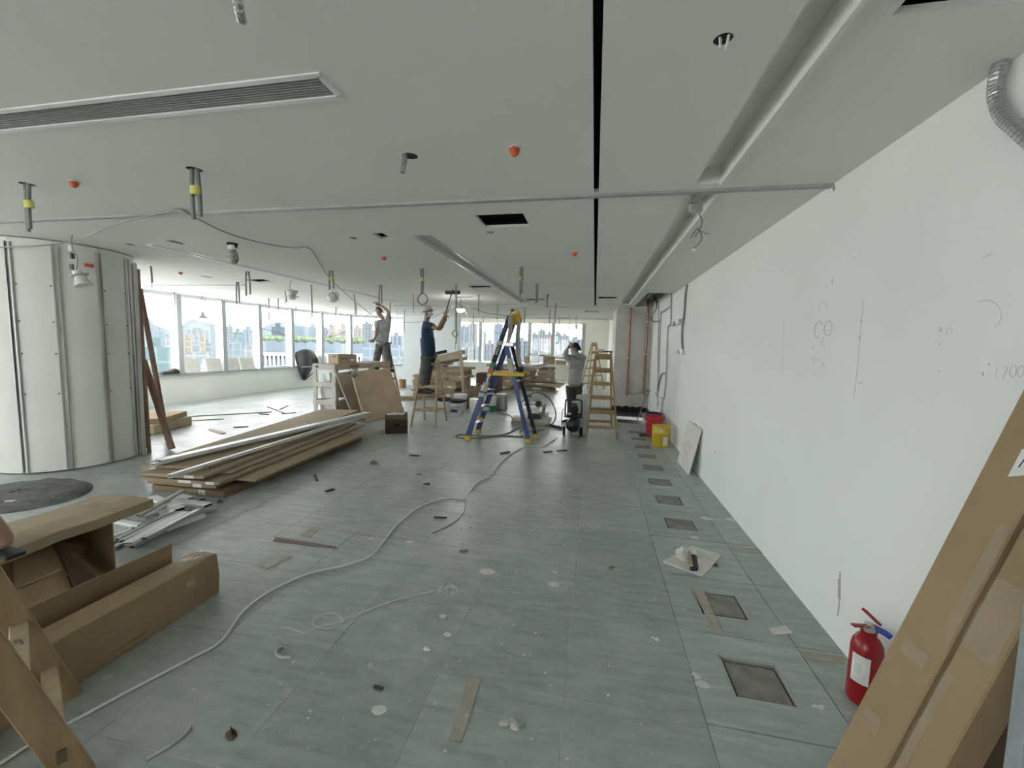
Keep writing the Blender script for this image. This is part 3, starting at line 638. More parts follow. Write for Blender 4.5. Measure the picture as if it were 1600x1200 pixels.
# ================================================================== LEFT SIDE
# ---- round column clad in plasterboard with steel studs
CCX, CCY, CRR = -6.46, 3.92, .67
t = thing('round_column', 'big round column clad in grey plasterboard with vertical steel studs', 'column', (CCX, CCY, 0))
NS = 12
for k in range(NS):
    a0 = math.radians(-64+k*30); n_ = 6
    ring = [a0+math.radians(30)*i/n_+(.003 if i == 0 else -.003 if i == n_ else 0) for i in range(n_+1)]
    P = [[(CCX+r*math.cos(a), CCY+r*math.sin(a), z) for a in ring] for r, z in ((CRR, .012), (CRR, CZ-.01), (CRR-.012, CZ-.01), (CRR-.012, .012))]
    mb = MB().grid(P+[P[0]])
    mb.f.append(tuple(len(P[0])*r for r in (0, 1, 2, 3))); mb.f.append(tuple(len(P[0])*r+n_ for r in (3, 2, 1, 0)))
    mb.build('plasterboard_panel', M_board, t, smooth=True)
for k in range(NS):
    a = math.radians(-64+k*30); x, y = CCX+CRR*math.cos(a), CCY+CRR*math.sin(a)
    Mx = Matrix.Translation((x, y, 0)) @ Matrix.Rotation(a, 4, 'Z')
    s_ = MB().box(.001, .004, -.026, .026, .02, CZ-.06, Mx).box(.001, .026, -.026, -.023, .02, CZ-.06, Mx).box(.001, .026, .023, .026, .02, CZ-.06, Mx).box(.022, .026, -.026, -.016, .02, CZ-.06, Mx).box(.022, .026, .016, .026, .02, CZ-.06, Mx).build('stud', M_galv, t)
    if -70 < -64+k*30 < 40:
        for z in (.9, 1.35, 1.7, 2.1):
            MB().lathe([(.008, 0), (.008, .006), (.003, .008)], 8, Mx @ Matrix.Translation((.002, (-1)**k*.045, z)) @ Matrix.Rotation(math.pi/2, 4, 'Y')).build('screw', M_dark, s_)
MB().lathe([(CRR-.03, 0), (CRR-.03, CZ-.002)], 40, Matrix.Translation((CCX, CCY, 0))).build('core', M_plenum, t)
q = Wy(155, 412, CCY-.8); a = math.radians(-12); MB().cbox((CCX+(CRR+.03)*math.cos(a), CCY+(CRR+.03)*math.sin(a), 2.37), (.03, .07, .035), a).build('red_clip', M_orange, t)

# ---- planks and steel strips leaning on the column
def plank(a, b, w_, h_, m_, name, lab, cat='plank', up=(1, 0, 0)): return tag(MB().beam(a, b, w_, h_, up).build(name, m_, bevel=.002), lab, cat)
plank(G(269, 704, .0)+V(0, 0, .02), V(-6.10, 4.54, 1.24), .09, .035, M_redwood, 'timber_plank', 'short wide reddish timber plank leaning at the right of the column', up=(0, 1, 0))
plank(G(262, 690, 0)+V(0, 0, .02), V(-6.13, 4.57, 2.22), .06, .035, M_redwood, 'timber_plank', 'long narrow reddish timber leaning up beside the column', up=(0, 1, 0))
plank(V(-5.82, 4.27, .0), V(-5.88, 4.33, 2.50), .05, .03, M_galv, 'steel_strip', 'bright steel strip standing against the right edge of the column', 'steel strip')
plank(V(-5.86, 4.37, .0), V(-5.95, 4.42, 2.45), .04, .03, M_redwood, 'timber_batten', 'thin timber batten standing beside the steel strip at the column', 'batten')
tag(MB().cbox((-7.25, 5.55, .075), (.55, .9, .15), .3).build('flat_carton', M_card2, bevel=.004), 'lower brown carton lying behind the column', 'carton', 'cartons behind the column')
tag(MB().cbox((-7.28, 5.60, .195), (.5, .8, .09), .45).build('flat_carton', M_card, bevel=.004), 'upper brown carton lying behind the column', 'carton', 'cartons behind the column')

# ---- boards and bag on the left window sill
k = 0
for x0, x1, lab in [(218, 238, 'square grey ceiling tile on the sill behind the leaning timbers'), (286, 312, 'square grey ceiling tile on the sill, right of black bag'), (323, 347, 'square ceiling tile on the sill, third from the left'), (347, 375, 'widest grey ceiling tile on the sill'), (376, 398, 'square grey ceiling tile on the sill left of the black tarpaulin'), (508, 523, 'grey ceiling tile on the sill behind the box on crate'), (570, 584, 'grey ceiling tile on the sill left of the far ladder worker')]:
    xs_ = LX+.02; a = Wx(x0, 560, xs_); b = Wx(x1, 560, xs_); y0, y1 = a.y, b.y; dx = 0
    if y0 > 12.4: y0, y1 = (12.75, 13.2) if x0 < 550 else (13.4, 13.75); dx = .24 if x0 < 550 else .52
    w_ = y1-y0; h_ = .34
    Mx = Matrix.Translation((LX+.03+dx, (y0+y1)/2, .712)) @ Matrix.Rotation(-.22, 4, 'Y')
    tag(MB().box(-.006, .006, -w_/2, w_/2, 0, h_, Mx).build('ceiling_tile', M_gyp, bevel=.002), lab, 'tile', 'ceiling tiles on the left sill')
p = G(265, 582, .71); p.x = LX+.0
P = [[(LX-.02+.14*math.cos(v)*(1-.3*abs(u))*(.9), Wx(250, 580, LX).y+(u+1)/2*.55, .712+.11*math.sin(v)*(1-u*u*.7)*(1+.2*math.sin(5*u))) for v in [math.pi*i/8 for i in range(9)]] for u in [-1+2*i/10 for i in range(11)]]
tag(MB().grid(P).build('black_bag', M_black, smooth=True), 'crumpled black bag lying on the left window sill', 'bag')
# dark tarpaulin hung over the sill
LE = smooth_path([V(461, 551, 0), V(461.5, 562, 0), V(466, 574, 0), V(470, 585, 0), V(474, 594, 0)], 4); RE = smooth_path([V(489, 547.5, 0), V(497, 561, 0), V(497, 573, 0), V(489, 583, 0), V(477, 594, 0)], 4); P = []
for i in range(17):
    s_ = i/16; row = []
    for j in range(13):
        q = j/12; pp = LE[i].lerp(RE[i], q); py = pp.y-(3.5*math.sin(math.pi*q) if i == 0 else 0)-(2*math.sin(math.pi*q) if i == 1 else 0)
        X = -9.56+.035*math.sin(q*11+s_*3)*(.4+s_)-(.10*(1-s_)**2)
        row.append(Wx(pp.x, py, X))
    P.append(row)
tag(MB().grid(P).build('tarpaulin', mat('dark_tarpaulin', (.035,.04,.045), .5, var=.2, scale=6), smooth='all', solid=.006), 'dark grey tarpaulin hung over the left window sill beside the crate', 'tarpaulin')

# ---- long stack of flat cartons with white profiles on top
def carton(NR, rot, w_, L, z0, h_, m_, lab, labels=(), name='flat_carton', jit=.004, grp='cartons in the long low stack'):
    Mx = Matrix.Translation((NR[0], NR[1], z0)) @ Matrix.Rotation(math.radians(rot), 4, 'Z')
    t = thing(name, lab, 'carton', (NR[0], NR[1], z0), grp)
    nx, ny = 3, 6; mb = MB(); V_ = {}
    for i in range(nx+1):
        for j in range(ny+1):
            for k in range(2):
                ed = (i in (0, nx))*.5+(j in (0, ny))*.5
                V_[i, j, k] = len(mb.v); mb.v.append(Mx @ V(-w_*i/nx+random.uniform(-jit, jit), L*j/ny+random.uniform(-jit, jit), h_*k+(-.0035*ed*(1 if k else -1)) + random.uniform(-.0012, .0012)))
    for i in range(nx):
        for j in range(ny):
            for k in range(2): mb.f.append((V_[i,j,k], V_[i+1,j,k], V_[i+1,j+1,k], V_[i,j+1,k]))
    for i in range(nx):
        for j in (0, ny): mb.f.append((V_[i,j,0], V_[i+1,j,0], V_[i+1,j,1], V_[i,j,1]))
    for j in range(ny):
        for i in (0, nx): mb.f.append((V_[i,j,0], V_[i,j+1,0], V_[i,j+1,1], V_[i,j,1]))
    body = mb.build('body', m_, t, bevel=.003)
    for (u, w2, kind) in labels:
        MB().box(-u-w2, -u, -.0028, -.0015-.001, h_*.12, h_*.92, Mx).build('paper_label', M_paper, t)
        if kind:
            for q in range(3): MB().box(-u-w2*.85, -u-w2*(.2+.15*q), -.004, -.0029, h_*(.25+.2*q), h_*(.32+.2*q), Mx).build('print_line', M_ink, t)
    MB().box(-w_*.62, -w_*.52, -.0026, L*.3, h_+.0012, h_+.0018, Mx).build('packing_tape', M_tapec, t)
    return t
g2 = lambda x, y, z: tuple(G(x, y, z)[:2])
carton((-3.53, 3.30), 1.5, .86, 2.55, 0, .062, M_cards[3], 'thick bottom carton of the long low stack', [(.22, .075, 1)])
carton((-3.66, 3.33), 3, .80, 2.5, .063, .045, M_cards[2], 'second carton from the floor in the long low stack', [(.16, .10, 0)])
carton(g2(400, 752, .12), 3.5, .74, 2.25, .109, .028, M_cards[1], 'short carton set back in the middle of the long low stack')
carton(g2(342, 757, .15), 5, .86, 3.05, .138, .034, M_cards[1], 'fourth carton from the floor in the long low stack', [(.05, .09, 0), (.3, .14, 0)])
carton(g2(362, 740, .18), 6.2, .62, 2.75, .173, .026, M_cards[0], 'narrow carton near the top of the long low stack')
carton(g2(318, 746, .22), 7.2, .66, 3.35, .200, .036, M_cards[1], 'upper right carton of the long low stack', [(.1, .1, 0)])
nl = G(218, 726, .265); r_ = 9.5
carton((nl.x+.72*math.cos(math.radians(r_)), nl.y+.72*math.sin(math.radians(r_))), r_, .72, 3.75, .237, .03, M_cards[1], 'top left carton of the long low stack, under the white profiles')
def channel(a, b, w_, h_, m_, lab, name='steel_profile', cat='profile', grp=None, wall=.003, up=(0, 0, 1)):
    a, b = V(a), V(b); d = (b-a).normalized(); x = d.cross(V(up)).normalized(); u = x.cross(d).normalized()
    mb = MB()
    def bar(cx, cz, ww, hh): mb.beam(a+x*cx+u*cz, b+x*cx+u*cz, ww, hh, up)
    bar(0, h_/2-wall/2, w_, wall); bar(0, -h_/2+wall/2, w_, wall); bar(-w_/2+wall/2, 0, wall, h_); bar(w_/2-wall/2, 0, wall, h_)
    t = thing(name, lab, cat, tuple(a), grp); mb.build('tube', m_, t)
    MB().beam(a+d*.03, b-d*.03, w_-2.2*wall, h_-2.2*wall, up).build('shade_core', M_black, t)  # black filler painting the shade inside the open tube
    return t
A0, A1 = G(247, 721, .318), G(574, 645, .335)
channel(A0, A1, .10, .032, M_wmet, 'wide white metal profile on top of the long carton stack', grp='white profiles')
channel(A0+V(-.05, -.02, -.033), A1+V(-.05, -.1, -.033), .075, .030, M_wmet, 'white metal profile beneath the wide one on the carton stack', grp='white profiles')
channel(G(265, 744, .268), G(570, 650, .285), .042, .036, M_wmet, 'narrow white metal profile along the right edge of the carton stack', grp='white profiles')

# ---- heap of profile offcuts
OFF = [((160,857),(206,832),.03,0),((172,859),(198,846),.045,0),((171,841),(201,830),.03,1),((184,843),(275,797),.045,1),((191,846),(280,801),.05,2),((200,850),(290,801),.075,2),((225,842),(310,797),.04,3),((206,855),(259,827),.04,0),((259,827),(319,805),.05,1),((300,801),(337,796),.03,0),
 ((217,806),(285,767),.045,4),((222,809),(256,791),.06,2),((272,782),(325,790),.085,3),((287,773),(316,781),.05,1),((276,774),(296,780),.08,2),((255,786),(282,796),.08,2),((222,809),(247,806),.05,1),((180,814),(219,821),.04,1),((180,818),(210,823),.04,0),((150,821),(194,811),.06,0),((238,777),(262,787),.07,1),((228,800),(262,783),.03,3)]
for i, (a, b, w_, lv) in enumerate(OFF):
    z = .016+lv*.022
    tilt = random.uniform(-.006, .01)
    m_ = [M_alu, M_galv, M_wmet][i % 3]
    channel(G(a[0], a[1], z), G(b[0], b[1], z+tilt+(.05 if lv == 4 else 0)), w_, .026, m_, 'cut metal profile offcut, %s counted from the near tip of the scrap heap' % (ORD+['twenty-first','twenty-second'])[i], 'profile_offcut', 'offcut', 'metal profile offcuts in the scrap heap')

# ---- near left: flat carton over opened cartons
P = []
top = [(-2.965, 2.24, .452), (-3.37, 2.20, .455)]
mb = MB(); nseg = 8; rows_ = []
for j in range(nseg+1):
    s_ = j/nseg; y = 2.22-s_*1.35; sag = -.012*math.sin(s_*math.pi)+(.012 if j == 3 else 0); z = .45+sag
    rows_.append([V(-2.962+.01*s_, y, z-.062), V(-2.962+.01*s_, y, z), V(-3.13, y-.015, z+.012), V(-3.37, y-.04, z+.003), V(-3.37, y-.04, z-.06)])
mb.grid([r+[r[0]] for r in rows_]); mb.f.append((0,1,2,3,4)); o_ = nseg*6; mb.f.append((o_,o_+1,o_+2,o_+3,o_+4))
t = thing('flat_carton', 'long flat tan carton lying across opened boxes at the left edge', 'carton', (-3.16, 1.55, .39)); mb.build('body', M_card2, t, bevel=.004)
MB().box(-3.3, -3.0, 2.0, 2.06, .462, .4635).build('packing_tape', M_tapec, t)
def sheet(quads, name, m_, parent, th=.006): 
    mb = MB()
    for q in quads: mb.quad(*q)
    return mb.build(name, m_, parent, solid=th)
t = thing('opened_carton', 'torn open dark cardboard box under the flat carton at the left', 'carton', (-2.8, 1.7, 0))
# walls of the opened box carry the flat carton
sheet([[(-3.35, .9, 0), (-3.35, 2.0, 0), (-3.35, 2.0, .385), (-3.35, .9, .385)]], 'side_wall', M_card, t)
sheet([[(-3.35, 1.98, 0), (-2.98, 1.98, 0), (-2.98, 1.98, .385), (-3.35, 1.98, .385)]], 'end_wall', M_card, t)
a, b, c, d = Wy(20, 870, 1.72), Wy(78, 845, 1.80), Wy(125, 1012, 1.58), Wy(28, 1010, 1.45)
P = []
for i in range(9):
    s_ = i/8; l_ = a.lerp(d, s_); r2 = b.lerp(c, s_)+V(.02, .02, .01)*math.sin(math.pi*s_); P.append([l_.lerp(r2, j/4) for j in range(5)])
MB().grid(P).build('front_flap', M_card, t, solid=.006, smooth=True)
MB().tube([Wy(22, 921, 1.60), Wy(60, 905, 1.65), Wy(97, 888, 1.70)], .004, 5).build('flap_crease', M_card2, t)
sheet([[Wy(78, 846, 1.80), Wy(112, 828, 1.92), Wy(136, 851, 1.88), Wy(95, 872, 1.78)]], 'inner_flap', M_card3, t)
sheet([[Wy(95, 872, 1.78), Wy(112, 868, 1.82), Wy(152, 902, 1.86), Wy(122, 930, 1.7)]], 'lower_flap', M_card3, t)
sheet([[(-3.3, 1.2, .004), (-2.5, 1.2, .004), (-2.5, 1.95, .004), (-3.3, 1.95, .004)]], 'bottom', M_card3, t)
# long box at front
t = thing('long_carton', 'long brown carton with taped top lying on the floor at lower left', 'carton', (-2.3, 1.3, 0))
mb = MB(); Y_ = [.55, .9, 1.3, 1.7, 2.015]
for j in range(len(Y_)-1):
    pass
rows_ = [[V(-2.222+random.uniform(-.004, .004), y, .0), V(-2.216+.006*math.sin(y*4), y, .125), V(-2.226+random.uniform(-.003, .003), y, .252), V(-2.30, y, .258+random.uniform(-.003, .003)), V(-2.385, y, .25), V(-2.385, y, 0)] for y in Y_]
mb.grid([r+[r[0]] for r in rows_]); mb.f.append(tuple(range(6))); o_ = 7*(len(Y_)-1); mb.f.append(tuple(o_+i for i in range(6)))
mb.build('body', M_card, t, bevel=.004)
P = [[V(-2.234+.002*math.sin(i), 1.62+i*.05, .2585+.002*(i % 2)), V(-2.30, 1.62+i*.05+.01*(i % 2), .264), V(-2.375, 1.62+i*.05, .256)] for i in range(9)]
MB().grid(P).build('packing_tape', M_tapec, t, smooth=True)
sheet([[V(-2.47, .60, .02), V(-2.47, 1.925, .02), V(-2.452, 1.925, .33), V(-2.485, .9, .33), V(-2.485, .6, .33)]], 'raised_flap', M_card, t)
sheet([[V(-2.47, .60, .03), V(-2.40, .60, .03), V(-2.40, 1.95, .03), V(-2.47, 1.95, .03)]], 'inner_tray', M_card3, t)
for k in range(7): MB().box(-2.2225, -2.2205, 1.50+k*.03, 1.518+k*.03, .115+.002*(k % 2), .135).build('print_mark', M_card3, t)
for z in (.04, .07): MB().box(-2.2225, -2.2205, 1.42, 1.60, z, z+.006).build('print_line', M_card3, t)
MB().box(-2.218, -2.214, 1.80, 1.86, .15, .19).build('torn_patch', M_card2, t, jit=.006)

# ---- wooden ladder at the lower left
A = G(107, 1092); B = G(125, 1216); u = (B-A); u.z = 0; pr = V(u.y, -u.x, 0).normalized()
if pr.y > 0: pr = -pr
lean = pr*.29+V(0, 0, 1)
t = thing('wooden_ladder', 'wooden ladder with pale rungs at the lower left corner', 'ladder', tuple(A))
for q, nm in ((A, 'rail'), (B, 'rail')): MB().beam(q, q+lean*1.25, .030, .085, pr).build(nm, M_wood, t, bevel=.003)
for z in (.16, .40, .66, .92): MB().beam(A+lean*z, B+lean*z, .036, .05, pr).build('rung', M_wood2, t, bevel=.004)
z = .40; q = A.lerp(B, .36)+lean*z; MB().tube([q+V(.026*math.cos(s_), 0, .03*math.sin(s_)) for s_ in [2*math.pi*k/12 for k in range(12)]], .004, 5, True).build('wire_tie', M_dcable, t)
q = B+lean*.13; MB().cbox(q+u.normalized()*.0165, (.022, .012, .045), math.atan2(u.y, u.x)+math.pi/2).build('mortise', M_card3, t)

# ---- heap of dark cement dust by the column
P = []; R0 = .55
for i in range(9):
    r_ = R0*i/8; P.append([V(-5.42+r_*1.1*math.cos(s_), 2.84+r_*.85*math.sin(s_), .002+.05*(1-(i/8)**2)+.03*math.exp(-((i-6.5)/1.0)**2)*(1 if .2 < s_ < 2.2 else .2)+random.uniform(-.006, .006)*(i < 8)) for s_ in [2*math.pi*k/28 for k in range(29)]])
tag(MB().grid(P).build('dust_heap', M_dust, smooth=True), 'low round heap of dark cement dust on the floor before the column', 'dust heap')
tag(MB().cbox(G(6, 782, .03), (.22, .14, .012), .3).build('board_offcut', M_gyp), 'pale board offcut at the left edge on the dust heap', 'board')

# ---- crate with wrapped goods
cr = math.radians(-6.4); Mx = Matrix.Translation((-5.21, 7.53, 0)) @ Matrix.Rotation(cr, 4, 'Z'); CW, CL, CH = .57, 1.9, 1.09
t = thing('timber_crate', 'slatted plywood crate holding bubble-wrapped goods', 'crate', (-5.21, 7.53, 0))
for z0, z1 in ((.985, CH), (.62, .72), (.24, .34)):
    MB().box(-CW, 0, -.018, 0, z0, z1, Mx).build('end_slat', M_crate, t, bevel=.002)
    MB().box(-CW, 0, CL, CL+.018, z0, z1, Mx).build('end_slat', M_crate, t, bevel=.002)
    MB().box(0, .018, 0, CL, z0, z1, Mx).build('side_slat', M_crate2, t, bevel=.002); MB().box(-CW-.018, -CW, 0, CL, z0, z1, Mx).build('side_slat', M_crate2, t, bevel=.002)
for x0 in (-CW, -.085):
    for y0 in (.0, CL-.02): MB().box(x0, x0+.085, y0, y0+.02, 0, CH, Mx).build('post', M_crate, t)
for y0 in (0, .6, 1.2, CL-.09):
    for x0 in (-.02, -CW): MB().box(x0, x0+.02, y0+.021, y0+.09, 0, CH-.1, Mx).build('post', M_crate2, t)
MB().box(-CW, 0, 0, .25, CH, CH+.014, Mx).build('top_board', M_crate2, t); MB().box(-CW, 0, 1.0, CL, CH, CH+.014, Mx).build('top_board', M_crate2, t); MB().box(-CW, 0, 0, CL, .02, .04, Mx).build('base_board', M_crate2, t)
for z, sx, sy, yy, hh in ((.05, .47, 1.7, .95, .28), (.36, .43, 1.6, .9, .30), (.68, .45, 1.5, .9, .24)):
    P = []
    for i in range(9):
        a = 2*math.pi*i/8; P.append([Mx @ V(-CW/2+sx/2*max(-1, min(1, 1.25*math.cos(a)))*(1-.1*(j in (0, 6))), yy-sy/2+sy*j/6, z+hh/2+hh/2*max(-1, min(1, 1.25*math.sin(a)))+random.uniform(-.012, .012)) for j in range(7)])
    mb = MB().grid(P); mb.f.append(tuple(7*i for i in range(8))); mb.f.append(tuple(7*i+6 for i in range(8)))
    mb.build('wrapped_goods', mat('bubble_wrap', (.62,.64,.64), .35, var=.1, scale=12, bump=.5, bscale=60), t, smooth=True)
P = [[Mx @ V(-CW+.10+.28*j/5+.05*i/6, .03-.06*(i/6)*(.5+.5*math.sin(j*1.3)), .99-.42*(i/6)*(1-.5*j/5)) for j in range(6)] for i in range(7)]
MB().grid(P).build('loose_film', M_film, t, smooth=True)
MB().box(-CW+.08, -CW+.16, -.0205, -.0185, 1.02, 1.06, Mx).build('stencil_mark', M_ink, t)
for k in range(5): MB().box(.0185, .0205, .42+k*.06, .46+k*.06, 1.01, 1.065, Mx).build('stencil_mark', M_card3, t)
# carton on the crate
c = Mx @ V(-.20, .45, CH+.014)
t = thing('carton', 'small brown carton standing on top of the crate', 'carton', (c.x, c.y, c.z))
Mc = Matrix.Translation(c) @ Matrix.Rotation(-.42, 4, 'Z')
MB().box(-.19, .19, -.22, .22, 0, .20, Mc).build('body', M_card2, t, bevel=.004)
MB().box(-.01, .01, -.221, .221, .2, .2015, Mc).build('tape', M_tapec, t)
for k in range(4): MB().box(.1905, .192, -.15+k*.04, -.125+k*.04, .09, .12, Mc).build('print_mark', M_card3, t)
MB().box(.1905, .192, .06, .16, .05, .10, Mc).build('paper_label', M_paper, t)
MB().box(-.02, .1, -.2215, -.2205, .13, .16, Mc).build('print_mark', M_card3, t)
# plywood sheet leaning at the crate, dark sheet behind it
def slab(p0, p1, p2, p3, th, name, m_, lab, cat):
    n_ = (V(p1)-V(p0)).cross(V(p3)-V(p0)).normalized()*th
    return tag(MB().hexa([V(p0), V(p1), V(p2), V(p3), V(p0)+n_, V(p1)+n_, V(p2)+n_, V(p3)+n_]).build(name, m_, bevel=.002), lab, cat)
slab((-4.31, 7.12, 0), (-4.27, 8.68, 0), (-4.69, 8.78, .975), (-4.70, 7.27, .955), .035, 'plywood_sheet', M_ply, 'large tan plywood sheet leaning beside the crate', 'plywood')
slab((-4.62, 7.25, 0), (-4.55, 8.6, 0), (-5.02, 8.65, .93), (-5.10, 7.35, .93), .03, 'plywood_sheet', M_crate2, 'dark sheet leaning between the crate and the plywood sheet', 'plywood')
c = G(549, 584, .95); t = tag(MB().tube(smooth_path([c+V(-.08, 0, .0), c+V(-.02, .03, .03), c+V(.05, .0, .02), c+V(.09, .05, -.03), c+V(.02, .0, -.05), c+V(-.08, 0, .0)], 4), .02, 6).build('rope_knot', M_dcable), 'dark rope knot at the upper corner of the plywood sheet', 'rope')
# brown carton on floor
a, b = G(602, 678), G(637, 677); t = thing('carton', 'dark brown open carton on the floor beside the plywood sheet', 'carton', tuple((a+b)/2))
ang = math.atan2(b.y-a.y, b.x-a.x); Mc = Matrix.Translation(a) @ Matrix.Rotation(ang, 4, 'Z'); w_ = (b-a).length
for x0, x1, y0, y1 in ((0, w_, 0, .006), (0, w_, .30, .306), (0, .006, 0, .3), (w_-.006, w_, 0, .3)): MB().box(x0, x1, y0, y1, 0, .33, Mc).build('side', M_card3, t)
MB().box(0, w_, 0, .3, 0, .25, Mc).build('contents', M_card3, t)
for k in range(6): MB().cbox((0, 0, 0), (.09, .05, .006), random.uniform(0, 3), Mc @ Matrix.Translation((.05+k*.05, .05+.03*(k % 3), .335)) @ Matrix.Rotation(.4, 4, 'X')).build('paper_scrap', M_paper, t)
MB().box(w_*.4, w_*.62, -.002, -.0005, .13, .17, Mc).build('print_mark', M_black, t); MB().box(w_*.15, w_*.85, -.002, -.0005, .10, .106, Mc).build('print_line', M_black, t); MB().box(w_*.88, w_*.93, -.002, -.0005, .08, .14, Mc).build('print_mark', M_black, t)
# ================================================================== MIDDLE OF THE ROOM
def text_mesh(txt, size, m_, parent, Mx, name='lettering', ext=.0008):
    cu = bpy.data.curves.new('txt', 'FONT'); cu.body = txt; cu.size = size; cu.extrude = ext; cu.align_x = 'CENTER'; cu.align_y = 'CENTER'
    ob = bpy.data.objects.new('txt', cu); me = bpy.data.meshes.new_from_object(ob); bpy.data.objects.remove(ob)
    mb = MB(); mb.v = [Mx @ v_.co for v_ in me.vertices]; mb.f = [tuple(p.vertices) for p in me.polygons]; bpy.data.meshes.remove(me)
    return mb.build(name, m_, parent)
def frame_of(d, n):                # text frame: x along d, z along n
    d = V(d).normalized(); n = V(n); n = (n-d*n.dot(d)).normalized(); y = n.cross(d)
    return Matrix(((d.x, y.x, n.x, 0), (d.y, y.y, n.y, 0), (d.z, y.z, n.z, 0), (0, 0, 0, 1)))
# ---- blue fibreglass stepladder
t = thing('blue_stepladder', 'blue fibreglass platform stepladder with yellow feet and grey rags', 'stepladder', (-1.5, 6.7, 0))
n0, n1 = V(-2.015, 6.434, 0), V(-1.375, 6.56, 2.06); f0, f1 = V(-1.98, 6.97, 0), V(-1.34, 6.85, 2.0)
r0, r1 = V(-1.003, 6.523, 0), V(-1.43, 6.60, 1.60); q0, q1 = V(-.935, 6.938, 0), V(-1.38, 6.84, 1.60)
sd = V(0, 1, 0)
def cchan(a, b, w_, d_, m_, name='rail', side=1):   # C section: web faces -Y, flanges along
    a, b = V(a), V(b); dd = (b-a).normalized(); x = V(0, 1, 0).cross(dd).normalized()
    mb = MB(); mb.beam(a, b, w_, .006, (0, 1, 0)); 
    for s_ in (-1, 1): mb.beam(a+x*s_*(w_/2-.003)+V(0, side*d_/2, 0), b+x*s_*(w_/2-.003)+V(0, side*d_/2, 0), .006, d_, (0, 1, 0))
    return mb.build(name, m_, t)
cchan(n0+V(0, 0, .05), n0.lerp(n1, .58), .085, .035, M_blue, 'lower_rail'); cchan(n0.lerp(n1, .55)+V(0, -.012, 0), n1, .075, .03, M_navy, 'upper_rail')
cchan(f0+V(0, 0, .05), f0.lerp(f1, .78), .085, .035, M_blue, 'lower_rail', -1); cchan(f0.lerp(f1, .6)+V(0, .012, 0), f1, .06, .03, M_navy, 'upper_rail', -1)
cchan(r0+V(0, 0, .04), r1, .065, .03, M_blue, 'rear_rail'); cchan(q0+V(0, 0, .04), q1, .06, .03, M_navy, 'rear_rail', -1)
for p, w_ in ((n0, .11), (f0, .10), (r0, .09), (q0, .085)): MB().box(p.x-w_/2, p.x+w_/2, p.y-.03, p.y+.035, 0, .07).build('foot', M_yel, t, bevel=.006)
MB().box(f0.x-.02, f0.x+.10, f0.y-.04, f0.y-.005, .20, .30).build('yellow_band', M_yel, t)
for s_ in (.13, .27, .41, .54):
    a, b = n0.lerp(n1, s_), f0.lerp(f1, s_); MB().beam(a+V(0, .01, 0), b-V(0, .01, 0), .085, .02).build('tread', M_alu, t)
for s_ in (.1, .62):
    a, b = r0.lerp(r1, s_), q0.lerp(q1, s_); MB().beam(a, b, .03, .025).build('rear_brace', M_alu, t)
pz = 1.13; a = n0.lerp(n1, pz/2.06); b = r0.lerp(r1, pz/1.6)
MB().box(a.x-.02, b.x+.20, 6.50, 6.56, pz-.045, pz+.02).box(a.x-.02, b.x+.20, 6.80, 6.86, pz-.045, pz+.02).box(a.x-.02, b.x+.20, 6.56, 6.80, pz, pz+.02).build('platform', M_yel, t, bevel=.004)
MB().box(b.x+.10, b.x+.17, 6.55, 6.62, pz+.02, pz+.11).build('platform_catch', M_black, t)
MB().cbox((n1.x+.02, 6.70, 1.60), (.14, .40, .07)).build('hinge_cap', M_alu, t, bevel=.01)
MB().beam(n1, f1, .05, .04).build('top_bar', M_alu, t)
# label strip and lettering on the near upper rail
d = (n1-n0).normalized(); nn = V(0, -1, 0)
c = n0.lerp(n1, .735)+V(0, -.018, 0); Mx = Matrix.Translation(c) @ frame_of(d, nn)
MB().box(-.24, .24, -.034, .034, -.001, .001, Mx).build('label_strip', M_black, t)
text_mesh('BAILEY', .062, M_paper, t, Mx @ Matrix.Translation((.0, 0, .0022)))
c = n0.lerp(n1, .60)+V(0, -.018, 0); Mx = Matrix.Translation(c) @ frame_of(d, nn)
MB().box(-.03, .07, -.034, .034, -.001, .002, Mx).build('green_sticker', M_green, t); MB().box(-.12, -.03, -.034, .034, -.001, .002, Mx).build('warning_sticker', M_orange, t); MB().box(-.17, -.125, -.034, .034, -.001, .002, Mx).build('yellow_sticker', M_ytape, t)
c = n0.lerp(n1, .50)+V(0, -.02, 0); Mx = Matrix.Translation(c) @ frame_of(d, nn); MB().box(-.08, .06, -.012, .012, -.001, .002, Mx).build('white_stripe', M_paper, t)
def ragwrap(a, b, s0, s1, r_, name='rag_wrap', m_=None):
    P = []; 
    for i in range(9):
        s_ = s0+(s1-s0)*i/8; c = V(a).lerp(V(b), s_); P.append([c+V(r_*math.cos(k*math.pi/4)*(1+random.uniform(-.18, .18)), r_*.8*math.sin(k*math.pi/4)*(1+random.uniform(-.18, .18)), random.uniform(-.012, .012)) for k in range(8)])
    P = [r+[r[0]] for r in P]
    return MB().grid(P).build(name, m_ or M_rag, t, smooth=True)
ragwrap(n0, n1, .40, .47, .06); ragwrap(n0, n1, .355, .385, .068); ragwrap(f0, f1, .21, .25, .06); ragwrap(n0, n1, .77, .80, .055); ragwrap(r0, r1, .70, .86, .05)
MB().tube(smooth_path([n0.lerp(n1, .37)+V(.05, -.05, 0), n0.lerp(n1, .37)+V(.14, -.02, .03), n0.lerp(n1, .35)+V(.19, .05, .06)], 4), .016, 6).tube(smooth_path([n0.lerp(n1, .36)+V(.07, -.07, 0), n0.lerp(n1, .32)+V(.08, -.08, 0), n0.lerp(n1, .29)+V(.10, -.09, 0)], 4), .008, 5).build('rag_tie', M_rag, t, smooth=True)
